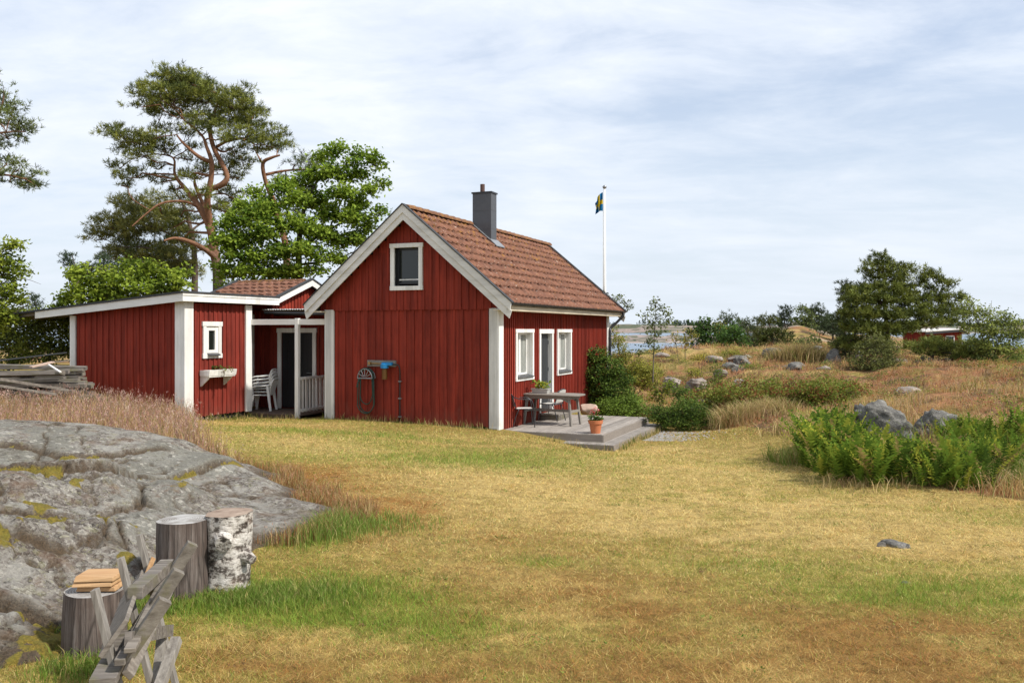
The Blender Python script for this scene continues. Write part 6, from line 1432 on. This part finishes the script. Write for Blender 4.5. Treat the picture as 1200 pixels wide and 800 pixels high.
tree('aspen_sapling', 'thin yellowing sapling left of the far bushes', 'tree', 38, [[(803,430,0,.03),(803,402,0,.02),(805,385,0,.006)],[(795,425,0,.02),(792,396,0,.006)]], [(805,388,4,3,0),(800,396,5,3,0),(808,398,5,3,0),(791,400,4,3,0),(803,406,6,3,0),(812,392,3,3,0),(790,392,3,2,0)], 8, leafc=((.24,.22,.05), (.36,.28,.06), (.10,.12,.03)), leafL=.10, dens=1.2, sub=.22, tw=.5)
# far bushes and trees beyond the heath
FARB = [('broadleaf_tree', 'dark green round bush tree furthest left beyond the heath', 62, [(822,378,7,5,0),(832,382,8,6,0),(815,388,8,6,0),(828,392,11,6,0),(840,396,12,7,0),(818,400,10,6,0),(833,404,12,5,0)], ((.055,.105,.025), (.08,.135,.03), (.035,.06,.02)), 'l', (826,412)),
 ('broadleaf_tree', 'yellow green tree behind the dark bush tree beyond the heath', 66, [(838,384,7,5,0),(848,389,8,6,0),(846,398,9,6,0)], ((.15,.16,.03), (.22,.20,.035), (.08,.10,.02)), 'l', (846,410)),
 ('juniper_bush', 'bright green mounded juniper beyond the heath', 60, [(860,386,9,7,0),(858,396,12,7,0),(868,400,10,6,0)], ((.07,.13,.03), (.10,.17,.035), (.04,.08,.02)), 'l', (862,409)),
 ('scots_pine', 'small pine with a round top behind the bright juniper', 74, [(852,372,7,4,0),(846,378,6,4,0),(860,378,7,4,0),(855,384,9,4,0)], ((.055,.08,.03), (.08,.10,.035), (.035,.05,.02)), 'p', (853,410)),
 ('scots_pine', 'pale green slim pine right of the bright juniper', 72, [(872,378,5,4,0),(877,386,8,5,0),(882,394,9,6,0),(874,398,8,5,0)], ((.085,.11,.05), (.11,.13,.055), (.05,.07,.03)), 'p', (877,411)),
 ('scots_pine', 'grey green bushy pine between two darker trees beyond the heath', 70, [(888,380,6,4,0),(886,388,8,5,0),(892,394,8,6,0),(884,402,9,5,0)], ((.085,.11,.05), (.12,.14,.055), (.05,.07,.03)), 'p', (888,411)),
 ('yew_bush', 'dense dark olive bush tree in the middle of the far row', 56, [(900,376,6,4,0),(905,384,11,6,0),(894,390,10,6,0),(914,392,10,6,0),(904,398,14,6,0),(918,400,8,5,0),(898,402,12,4,0)], ((.06,.08,.015), (.10,.11,.02), (.03,.045,.012)), 'p', (905,408)),
 ('scots_pine', 'tall dark pine left of the bare rock hill', 95, [(918,366,5,4,0),(924,364,6,4,0),(914,373,6,4,0),(923,373,8,4,0),(910,378,6,4,0),(922,381,9,4,0)], ((.045,.065,.03), (.065,.085,.035), (.03,.045,.025)), 'p', (920,398)),
 ('birch_tree', 'pale green birch standing on the bare rock hill', 86, [(938,362,5,4,0),(944,370,7,5,0),(938,378,8,5,0),(948,382,8,5,0),(944,390,10,5,0),(952,396,7,4,0)], ((.12,.15,.045), (.16,.19,.055), (.07,.09,.03)), 'l', (944,402)),
 ('scots_pine', 'flat topped pine behind the pale birch', 100, [(948,362,8,3,0),(956,365,8,4,0),(952,372,7,4,0),(955,378,8,5,0)], ((.05,.07,.03), (.075,.095,.035), (.03,.045,.025)), 'p', (952,396)),
 ('scots_pine', 'spiky dark pine right of the flat topped pine', 100, [(962,360,3,5,0),(964,370,6,5,0),(965,378,8,5,0),(962,386,8,5,0)], ((.045,.065,.03), (.065,.085,.035), (.03,.045,.025)), 'p', (963,396)),
 ('juniper_bush', 'dark round bush just left of the big juniper', 78, [(975,374,7,5,0),(977,382,10,6,0),(970,388,9,5,0),(984,386,8,6,0)], ((.05,.075,.03), (.07,.095,.035), (.03,.045,.02)), 'p', (976,398)),
 ('scots_pine', 'small dark pine top touching the left outline of the big juniper', 82, [(985,366,4,4,0),(986,374,5,4,0),(984,380,7,4,0)], ((.045,.065,.03), (.06,.08,.035), (.03,.045,.025)), 'p', (985,396)),
 ('juniper_bush', 'low green bush hugging the rock below the far birch', 60, [(940,404,8,4,0),(950,400,9,5,0),(930,407,7,3,0)], ((.09,.12,.035), (.12,.15,.04), (.05,.07,.025)), 'l', (942,410)),
 ('juniper_bush', 'yellow green low shrub on the heath left of the big juniper', 44, [(968,412,8,4,0),(958,415,9,4,0),(948,418,7,3,0),(972,418,7,4,0)], ((.17,.18,.03), (.24,.24,.04), (.09,.10,.02)), 'l', (960,424))]
for nm, lb, D, cl, lc, kd, (bx, by) in FARB:
    k = D/30.0
    lim = [[(bx, by, 0, .12), (bx, (by+cl[0][1])/2, 0, .09), (cl[0][0], cl[0][1], 0, .03)]]
    if kd == 'p': tree(nm, lb, 'bush' if 'bush' in nm else 'tree', D, lim, cl, 'pine', None, None, (.12,.09,.07), lc, .26, .95, 1.3, .40, 1, .8, 2.6, 1.4)
    else: tree(nm, lb, 'bush' if 'bush' in nm else 'tree', D, lim, cl, 16, None, None, (.14,.12,.10), lc, .20, 1.1, 1.2, .42, 1, .8, 1.3, 1.4)
# big juniper and companions
JG = ((.14,.17,.032), (.22,.24,.048), (.07,.09,.02))
tree('scots_pine', 'big bushy dark green pine with a ragged top dominating the right side', 'tree', 36,
 [[(1042,432,0,.18),(1040,390,0,.14),(1036,350,0,.1),(1035,318,0,.05),(1032,300,0,.02)],[(1040,400,0,.07),(1010,385,-.4,.05)],[(1040,390,0,.08),(1080,380,-.2,.05),(1105,378,0,.03)],[(1040,380,0,.07),(1075,355,.2,.05),(1098,335,.2,.03)],[(1038,360,0,.06),(1012,345,.2,.04)],[(1036,330,0,.04),(1058,315,0,.02)]],
 [(1032,299,5,4,0),(1036,306,7,4,0),(1022,310,9,4,.1),(1014,316,6,4,0),(1038,314,9,4,-.1),(1052,316,8,4,0),(1062,312,5,3,0),(1064,320,4,4,0),(1030,322,12,5,.3),(1050,326,12,5,-.2),(996,342,5,6,.2),(998,352,7,6,0),(1020,336,12,7,0),(1040,338,14,7,-.3),(1060,336,10,6,.2),(1010,350,14,8,-.2),(1032,352,15,8,-.4),(1056,350,14,8,-.2),(1078,350,11,7,.2),
  (1000,366,12,8,0),(1020,368,15,8,-.4),(1045,368,15,8,-.5),(1068,366,14,8,-.2),(1090,364,12,7,.1),(998,384,11,8,0),(1016,386,14,8,-.5),(1038,388,14,8,-.6),(1062,384,14,7,-.4),(1088,378,14,7,-.1),(1108,374,10,6,0),(994,402,10,8,.1),(1010,405,13,8,-.3),(1032,404,12,8,-.5),(1085,334,4,5,.2),(1082,326,3,4,.2),(1098,340,6,5,.2),(1100,330,3,5,.2),(1096,322,2,5,.2),(1086,318,2,5,.2),(1112,334,3,5,.2),(1104,350,9,6,.3),(1118,346,7,4,.2),(1126,352,6,4,.2),(1112,362,10,6,.2),(1124,366,8,5,.1)],
 'pine', barkc=(.11,.08,.065), leafc=JG, leafL=.17, dens=2.6, sub=.23, wl=1.7, grow=1.18)
tree('columnar_juniper', 'narrow dark conifer column at the left flank of the big bushy pine', 'tree', 38, [[(990,425,0,.08),(990,380,0,.05),(992,334,0,.02)]], [(991,333,3,4,0),(990,342,4,5,0),(996,345,3,4,0),(988,352,5,6,0),(990,364,6,7,0),(988,378,7,8,0),(990,392,8,8,0),(988,406,9,8,0),(990,416,9,6,0)], 'pine', barkc=(.08,.06,.05), leafc=((.06,.08,.025), (.09,.11,.032), (.035,.045,.016)), leafL=.15, dens=2.2, sub=.24, wl=1.7, grow=1.3)
tree('wide_juniper', 'low spreading conifer with layered branches above the dark boulder', 'tree', 33,
 [[(1092,442,0,.09),(1092,425,0,.08),(1096,412,0,.06),(1110,408,0,.04)],[(1094,418,0,.05),(1075,410,0,.03)],[(1096,412,0,.05),(1125,415,0,.04),(1150,422,0,.02)]],
 [(1072,406,12,4,0),(1088,402,14,5,.2),(1105,405,14,5,-.2),(1122,408,14,5,.1),(1138,412,13,5,0),(1152,418,10,6,0),(1130,420,12,5,-.2),(1114,415,12,4,.3),(1085,412,11,4,-.2),(1150,428,10,5,0),(1138,402,10,5,.2)],
 'pine', barkc=(.05,.04,.035), leafc=JG, leafL=.16, dens=2.4, sub=.25, wl=1.6, grow=1.3)
tree('hawthorn_bush', 'round grey green shrub in front of the big dark pine', 'bush', 30.5,
 [[(1026,452,0,.05),(1024,430,0,.04),(1022,405,0,.02)],[(1026,445,0,.04),(1040,420,0,.03),(1048,405,0,.01)],[(1026,445,0,.04),(1008,425,0,.02)]],
 [(1024,398,8,5,0),(1036,402,9,5,0),(1012,408,9,6,.1),(1028,412,12,7,-.1),(1046,408,8,6,0),(1005,422,9,7,0),(1022,426,13,8,-.3),(1040,424,11,8,-.1),(1012,436,11,6,0),(1030,438,12,6,-.2),(1048,420,7,6,.1)],
 16, leafc=((.12,.135,.045), (.20,.21,.06), (.07,.08,.03)), leafL=.075, dens=2.6, sub=.2, grow=1.3)
tree('hawthorn_bush', 'open twiggy shrub with orange tips at the right edge', 'tree', 32,
 [[(1160,450,0,.06),(1158,420,0,.05),(1150,390,0,.03),(1140,360,0,.012)],[(1160,430,0,.04),(1172,395,0,.03),(1180,365,0,.01)],[(1158,420,0,.03),(1160,380,.2,.02),(1162,352,.2,.008)],[(1160,440,0,.03),(1185,415,0,.02),(1196,390,0,.01)],[(1150,390,0,.02),(1135,375,0,.012),(1128,362,0,.006)]],
 [(1136,355,6,4,0),(1142,364,7,4,.1),(1130,368,7,5,0),(1150,372,8,5,0),(1160,366,6,4,0),(1168,376,8,5,.1),(1180,370,6,4,0),(1190,378,7,5,0),(1140,382,9,6,0),(1156,388,10,6,-.1),(1172,392,10,6,0),(1188,394,9,6,.1),(1196,388,6,5,0),(1148,402,10,6,0),(1166,408,12,7,-.1),(1184,410,11,6,0),(1156,424,12,7,0),(1175,428,12,6,.1),(1150,438,10,5,0),(1192,424,9,6,0)],
 22, leafc=((.19,.235,.05), (.29,.32,.08), (.10,.13,.04)), leafL=.09, dens=3.0, sub=.24, tw=.8, grow=1.3)
bush('dark_bush', 'dark green bush at the right edge behind the pinkish boulder', 'bush', 34, [(1190,420,9,7,0),(1200,424,12,8,0),(1188,432,9,6,0),(1210,430,12,8,0)], DG, .08, 1.2, .25)
bush('heath_sprout', 'bright yellow green grass clump right of the round grey shrub', 'bush', 29, [(1075,450,8,3,0),(1086,448,8,3,0)], OL, .07, 2)

for i, (px, py, D_, rx, ry, lc, lb) in enumerate([(1120, 482, 22, 9, 5, OL, 'small yellow green shrub in the orange grass right of the boulders'), (905, 452, 28, 10, 5, MG, 'low green shrub behind the bramble hedge'), (948, 442, 31, 12, 5, OL, 'low olive shrub on the heath left of the round grey shrub'),
     (985, 436, 33, 9, 6, DG, 'dark low shrub at the foot of the big bushy pine'), (880, 432, 34, 9, 4, MG, 'low green shrub on the open heath'), (1062, 440, 30.5, 10, 6, OL, 'olive shrub between the round grey shrub and the dark boulder'), (1135, 452, 27, 11, 5, MG, 'low green shrub at the edge of the orange grass'), (800, 462, 26, 9, 7, DG, 'small dark shrub above the rose bush on the slope'), (815, 437, 33, 8, 4, OL, 'small olive shrub between the heath stones'), (925, 418, 38, 10, 4, MG, 'low green shrub near the crest of the heath'), (858, 415, 39, 9, 4, OL, 'low olive shrub at the crest of the heath beside the far bushes'), (960, 432, 34, 8, 4, DG, 'small dark shrub beside the yellow green low shrub on the heath'), (740, 470, 26.5, 10, 8, MG, 'leafy weeds between the light undergrowth and the rose bush'), (1175, 462, 25, 12, 5, OL, 'yellowish low shrub at the right edge in the orange grass')]):
    bush('heath_shrub', lb, 'bush', D_, [(px-rx*.5, py, rx*.7, ry, 0), (px+rx*.5, py+1, rx*.7, ry*.8, .2), (px, py-ry*.4, rx*.6, ry*.7, -.1)], lc, .06, 1.8, .18)
# ------------------------------------------------------------------ ferns
def ferns():
    V = []; Fc = []; C = []; off = 0; rg = RG
    spots = []
    poly = np.array([on_z(932, 548, -.2)[:2], on_z(960, 566, -.2)[:2], on_z(1020, 578, -.2)[:2], on_z(1110, 580, -.15)[:2], on_z(1175, 574, -.05)[:2], (8.9, 15.0), (8.3, 16.0), (7.6, 15.9), (7.3, 15.1), (6.4, 15.0), (6.1, 16.3), (5.6, 16.6)])
    while len(spots) < 640:
        x, y = rg.uniform(4.6, 9), rg.uniform(12.3, 17)
        if inpoly(np.array([x]), np.array([y]), poly)[0] and rg.uniform() < float(sstep(.36, .56, fbm(np.array([x*1.6]), np.array([y*1.6]), 180))[0])+.12: spots.append((x, y))
    for x, y in spots:
        g0 = float(H(x, y)); nf = rg.integers(3, 6); hh = rg.uniform(.26, .64)*(.7+.6*fbm(np.array([x*1.1]), np.array([y*1.1]), 182)[0])*(1.25 if x < 5.9 else 1)*(.62 if 6.2 < x < 8.5 and y > 13.5 else 1)
        for q in range(nf):
            a = rg.uniform(0, 2*PI); l = hh*rg.uniform(.8, 1.15); le = rg.uniform(.15, .8); m_ = 13
            t = np.linspace(.12, 1, m_); px_ = x+math.cos(a)*le*l*t**1.6; py_ = y+math.sin(a)*le*l*t**1.6; pz = g0+l*(t-.18*le*t**3)
            w_ = l*.15*np.sin(np.clip((1-t)*1.25+.08, 0, 1)*PI/2)**.8
            s = np.array((-math.sin(a), math.cos(a), 0)); col = np.array([(.13,.21,.028), (.21,.28,.038), (.36,.37,.05), (.07,.12,.02), (.30,.23,.08)][rg.choice(5, p=[.33, .27, .14, .2, .06])])*rg.uniform(.8, 1.2)
            for i in range(m_):
                p = np.array((px_[i], py_[i], pz[i])); dr = np.array((math.cos(a)*.3, math.sin(a)*.3, 1.1))
                for sg in (-1, 1):
                    tip = p+s*sg*w_[i]+dr*w_[i]*.45+rg.normal(0, .014, 3); hw = l*.032
                    V += [p-dr*hw*.6, p+dr*hw*1.2, tip]; Fc.append((off, off+1, off+2)); off += 3; C += [col*.85, col, col*1.12]
    o = np_obj('fern_bed', np.array(V), [np.array(Fc)], FERN, None, np.array(C)); props(o, 'dense bed of upright green ferns in front of the split boulder', 'ferns', kind='stuff')
ferns()
def fern_grass():
    n = 26000; X = RG.uniform(4.7, 9.8, n); Y = RG.uniform(12.0, 16.5, n); e = np.interp(X, [4.7, 5.2, 6.2, 7.2, 9.6], [15.2, 13.2, 12.45, 12.2, 12.1]); ok = (Y > e) & (Y < e+np.where(RG.uniform(0, 1, len(X)) < .35, 4.5, 1.6)*fbm(X*1.5, Y*1.5, 188)+.5)
    X, Y = X[ok], Y[ok]; n = len(X); h = (.06+.36*RG.uniform(0, 1, n)**1.6)*(.4+1.2*fbm(X*2, Y*2, 189, 3))
    blades('long_green_grass', 'long green and straw grass leaning out along the front of the fern bed', X, Y, h, np.full(n, .011), RG.uniform(.2, 1.2, n), palette(n, [(.15,.22,.035), (.23,.28,.055), (.40,.34,.14), (.28,.17,.07)], [.42, .28, .19, .11]), 2)
fern_grass()

# ------------------------------------------------------------------ small plants on the deck and the window box
def sprig(name, parent, c, r, h, n, L, cols, p):
    q = RG.normal(0, 1, (n, 3)); q[:, 2] = RG.uniform(0, 1, n); P_ = np.array(c)+np.stack([q[:, 0]*r[0]*.5, q[:, 1]*r[1]*.5, q[:, 2]*h], 1)
    V, f, cc = leaves_mesh(P_, np.full(n, L)*RG.uniform(.6, 1.3, n), np.full(n, L*.7), palette(n, cols, p)); return V, f, cc
def local_plant(name, parent, r, z0, h, n, L, cols, p):
    q = RG.normal(0, 1, (n, 3)); P_ = np.stack([np.clip(q[:, 0]*.5, -1, 1)*r[0], np.clip(q[:, 1]*.5, -1, 1)*r[1], z0+RG.uniform(0, 1, n)*h], 1)
    V, f, cc = leaves_mesh(P_, np.full(n, L)*RG.uniform(.6, 1.3, n), np.full(n, L*.7), palette(n, cols, p))
    if parent.rotation_euler.z == 0: V = V+np.array(parent.location)
    np_obj(name, V, [f], LEAF, parent, cc)
local_plant('plant', pt, (.2, .07), .12, .16, 90, .09, [(.22,.30,.04), (.42,.38,.05), (.10,.16,.02)], [.4, .35, .25])
local_plant('foliage', pot, (.14, .14), .27, .12, 160, .06, [(.05,.10,.02), (.10,.16,.03)], [.6, .4])
local_plant('flowers', pot, (.13, .10), .36, .20, 34, .04, [(.55,.02,.03), (.70,.22,.25)], [.6, .4])
local_plant('plant', pl, (.55, .05), .13, .13, 420, .045, [(.10,.15,.03), (.20,.22,.05), (.05,.08,.02), (.30,.06,.04)], [.4, .25, .3, .05])
